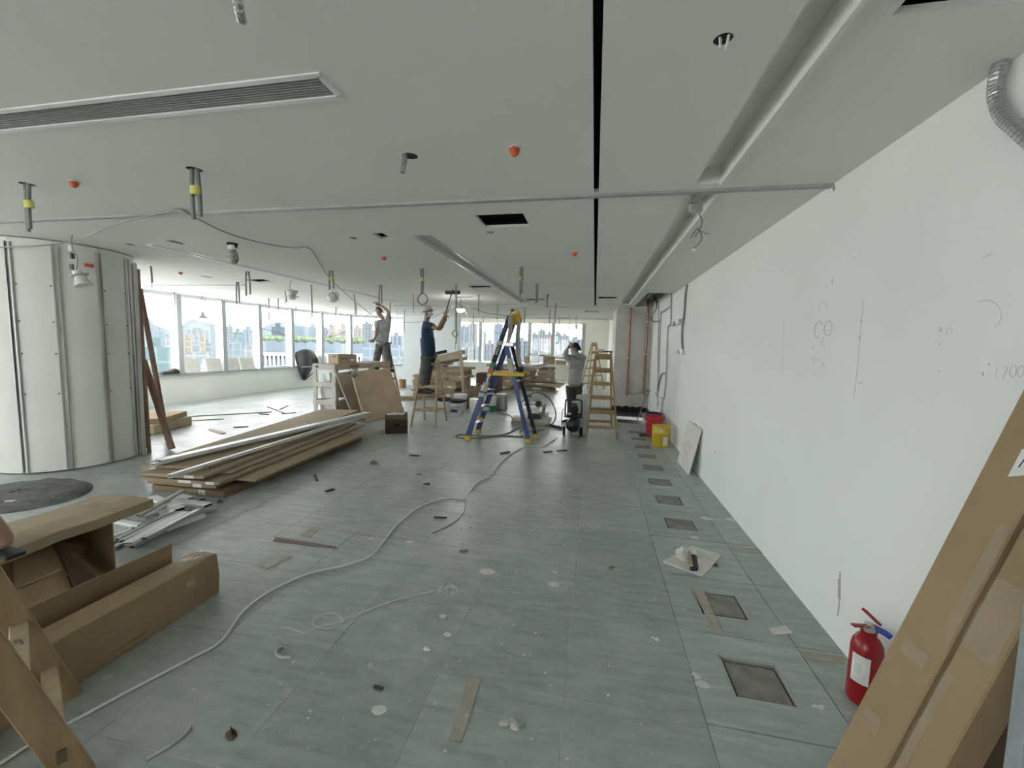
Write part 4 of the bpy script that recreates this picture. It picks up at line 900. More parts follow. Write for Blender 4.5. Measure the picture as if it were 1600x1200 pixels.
# yellow cable reel on top and rags hanging from it
c = Wy(806, 499, 6.68)
t2 = thing('cable_reel', 'yellow cable reel hung on top of the blue stepladder', 'cable reel', (c.x, c.y, c.z-.11))
Mr = Matrix.Translation(c) @ Matrix.Rotation(.5, 4, 'Z') @ Matrix.Rotation(math.pi/2, 4, 'X')
MB().lathe([(.03, -.045), (.095, -.045), (.10, -.03), (.06, -.02), (.06, .02), (.10, .03), (.095, .045), (.03, .045)], 22, Mr).build('drum', M_yel, t2, smooth=True)
MB().tube([Mr @ V(.072*math.cos(s_), .072*math.sin(s_), .0) for s_ in [2*math.pi*k/20 for k in range(20)]], .016, 6, True).build('wound_cable', M_dcable, t2, smooth=True)
MB().tube(smooth_path([c+V(-.10, -.02, .06), c+V(-.06, 0, .14), c+V(.02, 0, .14), c+V(.07, 0, .07)], 4), .014, 8).build('handle', M_yel, t2, smooth=True)
MB().cbox(c+V(-.06, 0, .145), (.05, .04, .03)).build('hook', M_black, t2)
def drape(pts, wid, name, lab, m_, Y0_, cat='cloth', n_=7):
    P = smooth_path(pts, 4); rows_ = []
    for i, p in enumerate(P):
        s_ = i/(len(P)-1); w_ = wid*(1+.35*math.sin(3*s_+.5)); d_ = (P[min(i+1, len(P)-1)]-P[max(i-1, 0)]).normalized(); x = d_.cross(V(0, 1, 0)).normalized()
        rows_.append([p+x*(w_*(k/(n_-1)-.5))+V(0, .025*math.sin(k*2.1+s_*5), .004*math.sin(k*3)) for k in range(n_)])
    return tag(MB().grid(rows_).build(name, m_, smooth='all', solid=.004), lab, cat)
drape([Wy(797, 494, 6.50), Wy(797, 510, 6.50), Wy(796, 525, 6.51), Wy(793, 537, 6.52)], .05, 'rag', 'white cloth strip over the near top rail of the blue stepladder', M_rag, 6.6)
drape([Wy(812, 500, 6.62), Wy(809, 520, 6.65), Wy(808, 540, 6.66), Wy(810, 558, 6.67), Wy(814, 572, 6.68), Wy(828, 575, 6.68), Wy(848, 571, 6.7), Wy(862, 562, 6.72)], .055, 'dust_sheet', 'long pale dust sheet twisted down the right side of the blue stepladder', M_rag, 6.6)
# ---- wooden trestle ladders
def trestle(cx, cy, wb, wt, db, ht, ft, name, lab, m_, rot=0, rungs=5, sec=.05, grp='wooden stepladders'):
    t = thing(name, lab, 'stepladder', (cx, cy, 0), grp); Mx = Matrix.Translation((cx, cy, 0)) @ Matrix.Rotation(rot, 4, 'Z')
    for s_ in (-1, 1):
        y0, y1 = s_*db/2, s_*ft
        for k in (-1, 1): MB().beam(Mx @ V(k*wb/2, y0, 0), Mx @ V(k*wt/2, y1, ht), sec*.62, sec, Mx.to_3x3() @ V(0, 1, 0)).build('rail', m_, t, bevel=.003)
        for i in range(rungs):
            f = (i+.75)/(rungs-.05) if s_ < 0 else (i+.6)/rungs
            f = min(f, .985); w_ = wb+(wt-wb)*f; y = y0+(y1-y0)*f
            MB().beam(Mx @ V(-w_/2, y, ht*f), Mx @ V(w_/2, y, ht*f), .022, .055, (0, 0, 1)).build('rung', m_, t, bevel=.002)
    MB().tube([Mx @ V(-wt/2-.02, 0, ht-.03), Mx @ V(wt/2+.02, 0, ht-.03)], .008, 6).build('hinge_rod', M_galv, t)
    return t, Mx
t, Mx = trestle(.16, 7.70, .53, .26, .92, 1.50, .03, 'wooden_stepladder', 'tall wooden stepladder standing right of the compressor', M_wood, math.radians(4), 6)
MB().sphere(Mx @ V(-.06, .0, 1.53), .06, 10, 6, (1.3, 1, .6)).build('rag', M_rag, t, smooth=True); MB().box(-.02, .16, -.03, .03, 1.505, 1.53, Mx).build('top_block', M_dark, t)
trestle(-.03, 16.3, .75, .16, .5, 1.80, .02, 'wooden_stepladder', 'pale wooden stepladder far behind the worker in white shirt', M_wood2, math.radians(35), 6, .055)
t, Mx2 = trestle(-3.135, 7.52, .47, .30, .76, 1.27, .03, 'wooden_stepladder', 'wooden stepladder on which the roller worker stands', M_wood2, math.radians(4), 3, .045)
MB().box(-.24, .22, -.24, .28, .585, .612, Mx2).build('standing_board', M_wood, t, bevel=.003)
t, Mx1 = trestle(-5.42, 9.98, .42, .22, .66, 1.42, .03, 'wooden_stepladder', 'wooden stepladder behind the crate under the far worker', M_wood2, math.radians(80), 4, .055)
# small pale stepladder on the far sill
t, M_ = trestle(-2.62, 18.3, .42, .3, .4, 1.30, .02, 'small_stepladder', 'small pale stepladder standing by the far windows', M_wmet, 0, 4, .05)

# ---- piles of flat cartons in the distance
def pile(cx, cy, w_, d_, n_, h_, rot, lab, grp, z0=0, spread=.12, shrink=0, start=0):
    z = z0
    for i in range(n_):
        hh = h_*random.uniform(.75, 1.3); s_ = 1-shrink*i/n_
        ww = w_*s_*random.uniform(.75, 1.08); dd = d_*random.uniform(.8, 1.05)
        Mx = Matrix.Translation((cx+random.uniform(-spread, spread), cy+random.uniform(-spread, spread), z)) @ Matrix.Rotation(rot+random.uniform(-.12, .12), 4, 'Z')
        t = thing('flat_carton', lab % ORD[start+i], 'carton', tuple(Mx.translation), grp)
        MB().box(-ww/2, ww/2, -dd/2, dd/2, 0, hh, Mx).build('body', M_cards[random.choice([0, 0, 0, 1, 1, 2])], t, bevel=.006)
        if i % 3 == 1: MB().box(ww*.1, ww*.3, -dd/2-.003, -dd/2-.001, hh*.15, hh*.85, Mx).build('paper_label', M_paper, t)
        z += hh+.001
    return z
gA, gB = 'flat cartons in the messy pile behind the roller worker', 'flat cartons piled by the far windows'
pile(-4.35, 11.75, 1.6, .9, 4, .07, .12, 'wide flat carton, %s from the floor under the messy pile', gA)
pile(-4.62, 11.75, .62, .7, 11, .066, .2, 'flat carton, %s up in the left part of the messy pile', gA, .285, .06)
pile(-3.92, 11.72, .62, .6, 8, .078, -.15, 'thick flat carton, %s up in the right part of the messy pile', gA, .285, .05)
pile(-5.12, 11.55, .34, .5, 6, .065, .1, 'small flat carton, %s up at the left end of the messy pile', gA, .285, .04)
pile(-4.02, 11.02, .62, .45, 6, .085, -.12, 'thick flat carton, %s from the floor in the front right pile', gA, 0, .03)
for k, (a, b, w_, h_, m_) in enumerate([((-4.95, 11.55, 1.06), (-3.80, 11.65, 1.36), .42, .12, M_cards[0]), ((-4.75, 11.17, 1.05), (-3.75, 11.2, 1.26), .28, .10, M_cards[0]), ((-4.55, 11.6, 1.0), (-3.75, 11.75, 1.17), .3, .09, M_cards[1])]):
    tag(MB().beam(a, b, w_, h_, (0, 0, 1)).build('slanting_carton', m_, bevel=.005), 'long carton slanting on top of the messy pile, %s from the top' % ORD[k], 'carton', 'slanting cartons on the messy pile')
tag(MB().beam((-3.70, 11.1, 1.26), (-3.46, 10.72, .02), .30, .07, (1, .2, 0)).build('leaning_carton', M_cards[0], bevel=.005), 'tall narrow carton leaning against the front of the messy pile', 'carton')
tag(MB().beam((-4.70, 11.5, 1.27), (-4.30, 11.55, 1.37), .09, .09, (0, 0, 1)).build('black_sleeve', M_black, bevel=.01), 'short black tube lying on top of the messy carton pile', 'tube')
tag(MB().beam((-5.35, 10.55, .05), (-4.75, 10.7, .05), .22, .09, (0, 0, 1)).build('flat_carton', M_card2, bevel=.005), 'low carton jutting left at the foot of the messy pile', 'carton')
tag(MB().beam((-5.05, 10.9, .16), (-4.7, 11.0, .16), .2, .06, (0, 0, 1)).build('flat_carton', M_cards[0], bevel=.005), 'short pale carton end on the left foot of the messy pile', 'carton')
pile(-3.28, 14.6, .95, .8, 12, .075, .05, 'flat carton, %s from floor in the tall stack behind the blue ladder', gB, 0, .05)
pile(-2.2, 15.0, 1.9, 1.0, 5, .06, 0, 'wide flat carton, %s from floor in the far right pile', gB, 0, .08)
pile(-2.5, 15.0, .9, .7, 7, .06, 0, 'flat carton, %s up in the middle of the far right pile', gB, .34, .06)
pile(-1.68, 14.8, .72, .7, 9, .062, .05, 'small flat carton, %s up at the right of the far pile', gB, .34, .05)
slab((-1.75, 14.3, .20), (-1.15, 14.2, .16), (-1.0, 14.75, .26), (-1.75, 14.8, .33), .035, 'board', M_cards[0], 'pale board sliding off the right end of the far carton pile', 'board')
# goods on the far sill
for x0, x1, z1, m_, lab in [(-3.35, -3.08, .36, M_card2, 'brown carton left of the small stepladder on the far sill'), (-2.42, -1.85, .40, M_card, 'wide brown carton under the slanting board on the far sill'), (-1.82, -1.30, .22, M_card2, 'low carton on the far sill beside the slanting board'), (-1.2, -.7, .24, M_card, 'carton at the right end of the far sill')]:
    tag(MB().box(x0, x1, 19.82, 20.0, .732, .732+z1).build('carton', m_, bevel=.004), lab, 'carton', 'cartons on the far window sill')
tag(MB().beam((-3.1, 19.75, 1.22), (-.8, 19.75, .98), .12, .08).build('slanting_board', M_card2, bevel=.003), 'long pale board slanting over the cartons on the far sill', 'board')

# ---- buckets, tins and bags
def paint_pail(x, y, r, h, lab, lidm, bodym, text=None, band=None):
    t = thing('paint_pail', lab, 'pail', (x, y, 0), 'paint pails'); Mx = Matrix.Translation((x, y, 0))
    MB().lathe([(r*.86, 0), (r*.9, .005), (r*.97, h*.78), (r*1.02, h*.79), (r*1.02, h*.82), (r, h*.83)], 24, Mx).build('body', bodym, t, smooth=True)
    MB().lathe([(r*1.0, h*.80), (r*1.05, h*.82), (r*1.05, h*.97), (r*.98, h), (r*.9, h*.975), (.001, h*.975)], 24, Mx).build('lid', lidm, t, smooth=True)
    if text:
        for i, (tx, sz, z, m_) in enumerate(text): text_mesh(tx, sz, m_, t, Mx @ Matrix.Translation((.02, -r*.985, z)) @ Matrix.Rotation(math.pi/2, 4, 'X'))
    if band: MB().lathe([(r*.955, h*band[0]), (r*.965, h*band[1])], 24, Mx).build('printed_band', band[2], t, smooth=True)
    return t
M_purple = mat('purple_print', (.25,.07,.18), .5, var=0); M_bprint = mat('blue_print', (.03,.05,.22), .5, var=0)
t = paint_pail(-2.99, 8.72, .15, .34, 'white paint pail with black lid and purple and blue print', M_black, M_whitep, [('Easy Clean', .055, .185, M_purple)])
MB().box(-3.08, -2.92, 8.72-.152, 8.72-.148, .07, .135).build('print_block', M_bprint, t)
paint_pail(-3.38, 8.95, .15, .33, 'white paint pail with black lid under the roller worker', M_black, M_whitep)
paint_pail(-3.10, 9.3, .16, .40, 'white lidded paint pail with dark blue band behind the printed pail', M_whitep, M_whitep, None, (.55, .75, M_bprint))
paint_pail(-2.36, 9.35, .14, .36, 'white pail with red and green print behind blue ladder leg', M_whitep, M_whitep, None, (.05, .45, M_green))
t = thing('metal_tin', 'square silver metal tin left of the blue ladder front leg', 'tin', (-2.63, 9.0, 0))
MB().box(-2.76, -2.50, 8.9, 9.12, 0, .36).build('body', M_galv, t, bevel=.012); MB().lathe([(.05, .36), (.05, .38), (.03, .385)], 14, Matrix.Translation((-2.63, 9.0, 0))).build('cap', M_galv, t)
t = thing('metal_tin', 'square grey metal tin standing right of the blue ladder front legs', 'tin', (-2.2, 9.75, 0))
MB().box(-2.34, -2.06, 9.6, 9.85, 0, .40).build('body', mat('dull_tin_plate', (.30,.30,.28), .55, .4, var=.15, scale=5), t, bevel=.012); MB().box(-2.32, -2.08, 9.62, 9.83, .40, .405).build('rim', M_galv, t); MB().tube(smooth_path([(-2.27, 9.72, .405), (-2.22, 9.72, .45), (-2.15, 9.72, .45), (-2.12, 9.72, .405)], 4), .006, 6).build('handle', M_galv, t)
paint_pail(-2.73, 10.6, .14, .30, 'red and white pail behind the blue ladder front rails', M_whitep, M_redb)
t = thing('carton', 'dark red brown carton behind the blue ladder front rails', 'carton', (-2.95, 11.2, 0)); MB().box(-3.2, -2.55, 10.95, 11.4, 0, .80).build('body', mat('maroon_carton', (.10,.045,.04), .8, var=.1, scale=4), t, bevel=.005)
t = thing('blue_bucket', 'small blue plastic bucket on the dark carton behind blue ladder', 'bucket', (-2.70, 11.15, .8))
MB().lathe([(.085, .80), (.12, 1.0), (.125, 1.0), (.125, .985)], 20, Matrix.Translation((-2.72, 11.1, 0))).build('body', M_bluep, t, smooth=True); MB().tube([V(-2.72+.12*math.cos(s_), 11.1-.02, 1.0+.06*math.sin(s_)) for s_ in [math.pi*k/10 for k in range(11)]], .004, 5).build('handle', M_galv, t)
# crumpled brown sack
P = []
for i in range(9):
    s_ = i/8; r_ = (.22+.05*math.sin(s_*3))*(1-.25*s_**3); P.append([V(-2.93+r_*1.05*math.cos(2*math.pi*k/14)*(1+random.uniform(-.1, .1)), 9.75+r_*.8*math.sin(2*math.pi*k/14)*(1+random.uniform(-.1, .1)), .003+.50*s_+random.uniform(-.02, .02)*(0 < i < 8)) for k in range(14)])
P = [r+[r[0]] for r in P]; P.append([V(-2.93, 9.75, .40)]*15)
t = tag(MB().grid(P).build('rubbish_sack', mat('brown_sack', (.15,.115,.075), .8, var=.2, scale=6), smooth=True), 'open crumpled brown rubbish sack behind the printed paint pail', 'sack')
for k, (a, b) in enumerate([((-3.0, 9.75, .3), (-2.78, 9.7, .64)), ((-2.95, 9.8, .3), (-2.72, 9.75, .60)), ((-3.0, 9.7, .32), (-3.12, 9.68, .58))]): tag(MB().beam(a, b, .05, .02).build('batten_offcut', M_wood2), 'pale batten sticking out of the rubbish sack, %s one' % ORD[k], 'batten', 'battens in the sack')
c = G(629, 606); t = thing('tape_roll', 'brown cardboard drum standing far back left of the pile', 'drum', (c.x, c.y, 0)); MB().lathe([(.12, 0), (.12, .30), (.10, .30), (.10, .02), (.001, .02)], 20, Matrix.Translation((c.x, c.y, 0))).build('wall', M_card, t, smooth=True)
tag(MB().tube(smooth_path([V(c.x-.55, c.y, .01), V(c.x-.5, c.y+.1, .25), V(c.x-.3, c.y+.1, .28), V(c.x-.2, c.y, .01)], 5), .02, 8).build('hose_piece', M_dcable, smooth=True), 'short dark hose arch on floor left of the cardboard drum', 'hose')

# ---- mitre saw on boards
for k in range(2): tag(MB().cbox((-1.22+.02*k, 8.22, .035+.062*k), (.78, .34, .06), .08-.05*k).build('timber_board', M_crate if k else M_crate2, bevel=.003), '%s timber board under the mitre saw' % ('upper' if k else 'lower'), 'board', 'boards under the mitre saw')
sx, sy, sz = -1.15, 8.22, .13
t = thing('mitre_saw', 'grey dusty mitre saw standing on timber boards', 'saw', (sx, sy, sz))
MB().lathe([(.16, .128), (.17, .135), (.17, .165), (.15, .17)], 24, Matrix.Translation((sx, sy, 0))).box(sx-.27, sx+.27, sy-.06, sy+.08, .128, .16).build('base_table', M_alu, t, smooth=True)
MB().box(sx-.30, sx+.28, sy+.07, sy+.09, .16, .24).build('fence', M_alu, t, bevel=.004)
MB().beam((sx+.16, sy+.1, .15), (sx+.19, sy+.05, .42), .07, .06).build('arm', M_galv, t, bevel=.008)
Mb = Matrix.Translation((sx-.02, sy, .41)) @ Matrix.Rotation(math.pi/2, 4, 'X')
MB().lathe([(.001, -.004), (.145, -.002), (.15, 0), (.145, .002), (.001, .004)], 36, Mb).build('blade', M_alu, t)
mb = MB(); P = []
for rr in (.05, .175):
    for yy in (-.022, .022): P.append([Mb @ V(rr*math.cos(math.radians(a)), rr*math.sin(math.radians(a)), yy) for a in range(-20, 200, 20)])
mb.grid([P[0], P[1], P[3], P[2], P[0]]); mb.build('blade_guard', M_gmet, t, smooth=True)
MB().lathe([(.05, 0), (.055, .01), (.055, .12), (.045, .14)], 16, Matrix.Translation((sx+.08, sy-.02, .42)) @ Matrix.Rotation(math.pi/2, 4, 'X')).build('motor', M_dark, t, smooth=True)
MB().tube(smooth_path([(sx-.12, sy-.03, .47), (sx-.2, sy-.03, .53), (sx-.15, sy-.03, .58), (sx-.06, sy-.03, .56)], 4), .016, 8).build('handle', M_dark, t, smooth=True)
slab((sx-.27, sy-.05, .21), (sx+.10, sy-.05, .21), (sx+.12, sy+.02, .37), (sx-.20, sy+.02, .30), .01, 'paper_sheet', M_paper, 'white sheet lying against the mitre saw', 'sheet')
slab((sx-.22, sy-.02, .36), (sx+.12, sy-.02, .41), (sx+.13, sy+.06, .43), (sx-.22, sy+.06, .385), .02, 'timber_offcut', M_wood, 'brown timber offcut lying on the mitre saw', 'offcut')
tag(MB().tube(smooth_path([V(-1.42, 8.1, .42), V(-1.25, 8.1, .60), V(-1.05, 8.1, .66), V(-.86, 8.1, .56), V(-.74, 8.1, .38), V(-.70, 8.1, .2), V(-.76, 8.1, .05), V(-.9, 8.05, .012)], 6), .012, 8).build('air_hose', M_dcable, smooth=True), 'dark air hose arching over the mitre saw', 'hose')
tag(MB().cbox((-1.12, 8.00, .19), (.26, .10, .11), .1).cbox((-1.2, 7.98, .17), (.1, .08, .08), .4).build('power_tool', M_dark, bevel=.02), 'dark power tool lying in front of the mitre saw', 'tool')
tag(MB().beam((-.80, 8.0, .02), (-.55, 7.85, .02), .06, .03).beam((-.62, 7.9, .02), (-.62, 7.98, .02), .05, .04).build('power_tool', M_black, bevel=.008), 'black nail gun lying on the floor right of mitre saw', 'tool')

# ---- air compressor
cx, cy = -.32, 7.32
t = thing('air_compressor', 'dark upright air compressor with round tank and wheels', 'compressor', (cx, cy, 0))
Mk = Matrix.Translation((cx, cy, .22)) @ Matrix.Rotation(math.pi/2, 4, 'X')
MB().lathe([(.001, -.20), (.08, -.195), (.115, -.17), (.12, -.12), (.12, .18), (.11, .21), (.06, .235), (.001, .24)], 28, Mk).build('tank', mat('dark_teal_enamel', (.008,.015,.02), .35, var=.1, scale=5), t, smooth=True)
text_mesh('WK-12', .03, M_paper, t, Matrix.Translation((cx-.03, cy-.242, .26)) @ Matrix.Rotation(math.pi/2, 4, 'X')) if False else None
for s_ in (-1, 1):
    MB().lathe([(.02, -.02), (.075, -.02), (.085, -.012), (.085, .012), (.075, .02), (.02, .02)], 20, Matrix.Translation((cx+s_*.155, cy-.02, .085)) @ Matrix.Rotation(math.pi/2, 4, 'Y')).build('wheel', M_black, t, smooth=True)
    MB().box(cx+s_*.13-.008, cx+s_*.13+.008, cy-.2, cy-.185, 0, .2).build('leg', M_black, t)
MB().tube(smooth_path([(cx-.14, cy-.1, .34), (cx-.14, cy-.1, .60), (cx-.11, cy-.1, .66), (cx+.11, cy-.1, .66), (cx+.14, cy-.1, .60), (cx+.14, cy-.1, .34)], 6), .014, 8).build('handle', M_black, t, smooth=True)
MB().cbox((cx, cy-.02, .37), (.24, .30, .05)).build('mount_plate', M_black, t, bevel=.006)
MB().lathe([(.06, 0), (.075, .01), (.075, .15), (.06, .17)], 18, Matrix.Translation((cx+.01, cy+.08, .47)) @ Matrix.Rotation(math.pi/2, 4, 'X')).build('motor', M_black, t, smooth=True)
for k in range(5): MB().cbox((cx+.01, cy-.05, .53+k*.016), (.13-.01*k, .12, .006)).build('cooling_fin', M_dark, t)
MB().cbox((cx+.02, cy-.06, .62), (.11, .10, .03)).build('cylinder_head', M_galv, t, bevel=.006)
MB().lathe([(.022, 0), (.022, .015), (.001, .018)], 14, Matrix.Translation((cx-.06, cy-.16, .42)) @ Matrix.Rotation(math.pi/2, 4, 'X')).build('gauge', M_whitep, t)
MB().tube(smooth_path([(cx-.14, cy-.1, .47), (cx-.18, cy-.1, .48), (cx-.2, cy-.08, .40), (cx-.2, cy-.05, .2), (cx-.16, cy, .12)], 5), .008, 6).build('air_line', M_cable, t, smooth=True)
# far cardboard/dust-sheet behind compressor: pale sheet leaning
slab((-.36, 7.75, .0), (-.08, 7.75, 0), (-.05, 7.85, .72), (-.30, 7.85, .68), .012, 'dust_board', M_gmet, 'pale grey board standing behind the air compressor', 'board')
# ================================================================== RIGHT SIDE
# ---- fire extinguisher
ex, ey = 1.272, 2.03; r = .060
t = thing('fire_extinguisher', 'red fire extinguisher with white label standing by the wall', 'fire extinguisher', (ex, ey, 0))
Mx = Matrix.Translation((ex, ey, 0)) @ Matrix.Diagonal((1, 1, .86, 1))
MB().lathe([(r*.92, 0), (r, .012), (r, .29), (r*.93, .325), (r*.7, .355), (r*.42, .372), (.03, .378), (.03, .395)], 32, Mx).build('cylinder', M_red, t, smooth=True)
P = [[Mx @ V((r+.0012)*math.cos(a), (r+.0012)*math.sin(a), z) for a in [math.radians(190+k*6.5) for k in range(11)]] for z in (.125, .275)]
lb = MB().grid(P).build('label', M_paper, t, smooth=True)
for k, z in enumerate((.26, .245, .225, .21, .195, .18, .165, .15, .138)):
    a0, a1 = (204, 236) if k in (2, 3, 4, 5) else (196, 250)
    MB().tube([Mx @ V((r+.002)*math.cos(math.radians(a)), (r+.002)*math.sin(math.radians(a)), z) for a in range(a0, a1, 8)], .0016 if k in (2, 3, 4, 5) else .0008, 4).build('print_line', M_pencil, lb)
MB().lathe([(.024, .392), (.024, .41), (.02, .415), (.02, .43), (.001, .432)], 16, Mx).build('valve', M_alu, t, smooth=True)
MB().beam(Mx @ V(.03, .0, .42), Mx @ V(-.085, -.03, .43), .022, .008).build('lower_lever', M_red, t, bevel=.002)
MB().beam(Mx @ V(.035, .0, .435), Mx @ V(-.04, -.02, .515), .026, .012).build('upper_lever', M_red, t, bevel=.002)
MB().tube(smooth_path([Mx @ V(.02, -.01, .415), Mx @ V(.045, -.03, .41), Mx @ V(.06, -.04, .40)], 3), .013, 10).build('nozzle', M_bluep, t, smooth=True)
MB().tube([Mx @ V(-.02+.018*math.cos(s_), -.028, .418+.018*math.sin(s_)) for s_ in [2*math.pi*k/14 for k in range(14)]], .002, 5, True).build('safety_pin_ring', M_galv, t, smooth=True)
# ---- long cartons leaning at the right edge
d0, d1 = V(.73, 1.40, 0), V(1.25, 1.481, 1.495); d = (d1-d0).normalized(); Wd = V(0, -1, 0); nrm = V(d.z, 0, -d.x).normalized()
def leaner(s0, s1, th, L, lab, m_, off=0, name='long_carton'):
    a = d0+Wd*s0+nrm*off; b = d0+Wd*s1+nrm*off
    # foot rests on the floor: slide corners along d to z = 0
    def foot(p): return p-d*(p.z/d.z)
    c = [foot(p) for p in (a, b, b+nrm*th, a+nrm*th)]
    e = [p+d*L for p in c]
    t = thing(name, lab, 'carton', tuple(c[0]), 'long cartons leaning at the right edge')
    MB().hexa(c+e).build('body', m_, t, bevel=.004); return t, c, e
t, c, e = leaner(0, .158, .07, 1.70, 'wide long brown carton leaning at the right edge of the photo', M_card)
def on_face(c, e, u, v): return (c[0].lerp(c[1], u)).lerp(e[0].lerp(e[1], u), v)-nrm*.0015
q = [on_face(c, e, u, v) for u, v in ((.52, .775), (.88, .79), (.88, .84), (.52, .825))]; lab_ = MB().quad(*q).build('paper_label', M_paper, t)
for k in range(2):
    a = on_face(c, e, .62+.1*k, .795)-nrm*.001; b = on_face(c, e, .66+.12*k, .82)-nrm*.001; MB().tube([a, b], .002, 4).build('handwriting', M_ink, lab_)
for u0, u1, v0, v1 in ((.78, .995, .50, .70), (.25, .8, .42, .45), (.2, .6, .27, .30), (.3, .75, .17, .185)):
    P = [[on_face(c, e, u0+(u1-u0)*i/4, v0+(v1-v0)*j/6)-nrm*(.0005+.002*((i+j) % 2)) for i in range(5)] for j in range(7)]; MB().grid(P).build('packing_tape', M_tapec, t, smooth=True)
t, c, e = leaner(.168, .275, .075, 1.70, 'narrow long brown carton leaning beside the wide one at right', M_card, .006)
for u0, u1, v0, v1 in ((.02, .9, .50, .62), (.02, .3, .2, .45)):
    P = [[on_face(c, e, u0+(u1-u0)*i/4, v0+(v1-v0)*j/6)-nrm*(.0005+.002*((i+j) % 2)) for i in range(5)] for j in range(7)]; MB().grid(P).build('packing_tape', M_tapec, t, smooth=True)
# dark board under them and grey panel at the frame edge
slab((1.02, 1.10, 0), (1.02, 1.42, 0), (1.352, 1.46, 1.1), (1.352, 1.12, 1.1), .012, 'brown_board', M_card3, 'dark brown board leaning on the wall behind the long cartons', 'board')
a = Wy(1566, 1200, 1.02); b = Wy(1593, 984, 1.04)
u_ = (b-a).normalized(); foot_ = a-u_*(a.z/u_.z)
slab(foot_, foot_+V(.30, -.05, 0), foot_+u_*1.15+V(.30, -.05, 0), foot_+u_*1.15, .04, 'foam_panel', mat('grey_blue_panel', (.27,.30,.31), .8, var=.1, scale=30), 'grey panel standing at the right bottom corner beside the cartons', 'panel')
# ---- white tile leaning on wall
slab((1.228, 6.04, 0), (1.250, 5.42, 0), (1.360, 5.40, .60), (1.345, 6.02, .60), .012, 'ceiling_tile', M_gyp, 'square white ceiling tile leaning against the right wall', 'tile')
o = bpy.data.objects['ceiling_tile.007'] if 'ceiling_tile.007' in bpy.data.objects else None
P0, U_, V_ = V(1.239, 5.73, 0), V(.01, -.31, 0), V(.113, -.02, .60)
pts = [P0+V_*(.47+.14*math.sin(s_))+U_*(.28*math.cos(s_)-.1)+V(-.014, 0, .003) for s_ in [2*math.pi*k/20 for k in range(20)]]
if o: MB().tube(pts, .002, 4, True).build('pencil_circle', M_pencil, o)
# ---- drums and buckets
cx, cy, rr, h = 1.135, 7.02, .14, .335
t = thing('yellow_drum', 'yellow metal drum with white label by the right wall', 'drum', (cx, cy, 0)); Mx = Matrix.Translation((cx, cy, 0))
MB().lathe([(rr*.98, 0), (rr, .008), (rr, h*.62), (rr*1.02, h*.635), (rr*1.02, h*.66), (rr, h*.675), (rr, h*.97), (rr*1.03, h*.98), (rr*1.03, h), (rr*.96, h), (rr*.95, h*.96), (.001, h*.96)], 32, Mx).build('body', M_yelb, t, smooth=True)
P = [[Mx @ V((rr+.002)*math.cos(a), (rr+.002)*math.sin(a), z) for a in [math.radians(278+k*6) for k in range(7)]] for z in (.03, .17)]; MB().grid(P).build('label', M_paper, t, smooth=True)
MB().cbox((cx-.02, cy-rr, h*.8), (.05, .008, .04)).build('handle_lug', M_paper, t); MB().tube([V(cx+.135*math.cos(s_), cy-.03, h*.86-.07*math.sin(s_)) for s_ in [math.pi*k/12 for k in range(13)]], .003, 5).build('handle', M_galv, t)
MB().beam((cx-.012, cy-rr-.001, .01), (cx-.012, cy-rr-.001, h*.6), .003, .003).build('seam', M_dark, t)
cx, cy = 1.115, 7.72; Mx = Matrix.Translation((cx, cy, 0))
t = thing('red_bucket', 'red plastic bucket behind the yellow drum', 'bucket', (cx, cy, 0))
MB().lathe([(.115, 0), (.12, .01), (.145, .24), (.155, .245), (.155, .26), (.148, .265), (.16, .36), (.168, .365), (.168, .38), (.155, .38), (.14, .24), (.112, .015), (.001, .015)], 30, Mx).build('body', M_redb, t, smooth=True)
MB().tube([V(cx+.16*math.cos(s_), cy-.12*math.sin(s_), .30-.06*math.sin(s_)) for s_ in [math.pi*k/14 for k in range(15)]], .0035, 5).build('handle', M_wmet, t)
t = thing('blue_tub', 'dark blue plastic tub half hidden behind the red bucket', 'tub', (1.19, 8.25, 0)); MB().lathe([(.12, 0), (.15, .34), (.158, .34), (.155, .36), (.14, .35), (.11, .02), (.001, .02)], 26, Matrix.Translation((1.185, 8.25, 0))).build('body', mat('navy_plastic', (.03,.045,.12), .5, var=.05), t, smooth=True)
tag(MB().tube([V(1.30, 8.3, 0), V(1.352, 8.42, .62)], .014, 8).build('pole', M_gmet, smooth=True), 'grey pole leaning on the right wall behind the buckets', 'pole')
tag(MB().prism([(0, 0), (.20, .03), (.17, .16), (.06, .12)], 0, .05, Matrix.Translation((.86, 7.62, 0))).build('rubble_piece', M_dust), 'dark rubble piece on the floor left of the red bucket', 'rubble')
# ---- copper pipes on the pier
for a, b, lab in [((985, 479), (979.5, 612), 'left copper pipe running down the pier'), ((1013.5, 466), (1006, 610), 'right copper pipe running down the pier')]:
    p0, p1 = Wy(a[0], a[1], 10.60), Wy(b[0], b[1], 10.60); t = thing('copper_pipe', lab, 'pipe', tuple(p1), 'copper pipes on the pier')
    MB().tube(smooth_path([p0, p0.lerp(p1, .5), p1, p1+V(.01, .02, -.06)], 4), .028, 12).build('pipe', M_cop, t, smooth=True)
    for s_ in (.25, .6): MB().lathe([(.034, -.012), (.034, .012)], 12, Matrix.Translation(p0.lerp(p1, s_))).build('clamp', M_galv, t)
    MB().lathe([(.034, -.03), (.036, .0), (.034, .03)], 12, Matrix.Translation(p1)).build('joint', M_cop, t, smooth=True)
P0 = Wy(980, 613, 10.58)
cable([P0, Wy(990, 616, 10.55), Wy(1003, 612, 10.5), Wy(1009, 608, 10.45), Wy(1013, 614, 10.4), Wy(1010, 619, 10.38), Wy(1004, 613, 10.42), Wy(1016, 611, 10.3), Wy(1026, 616, 10.0)], .014, 'grey cable loop across the foot of the pier', M_cable, 'wall_cable')
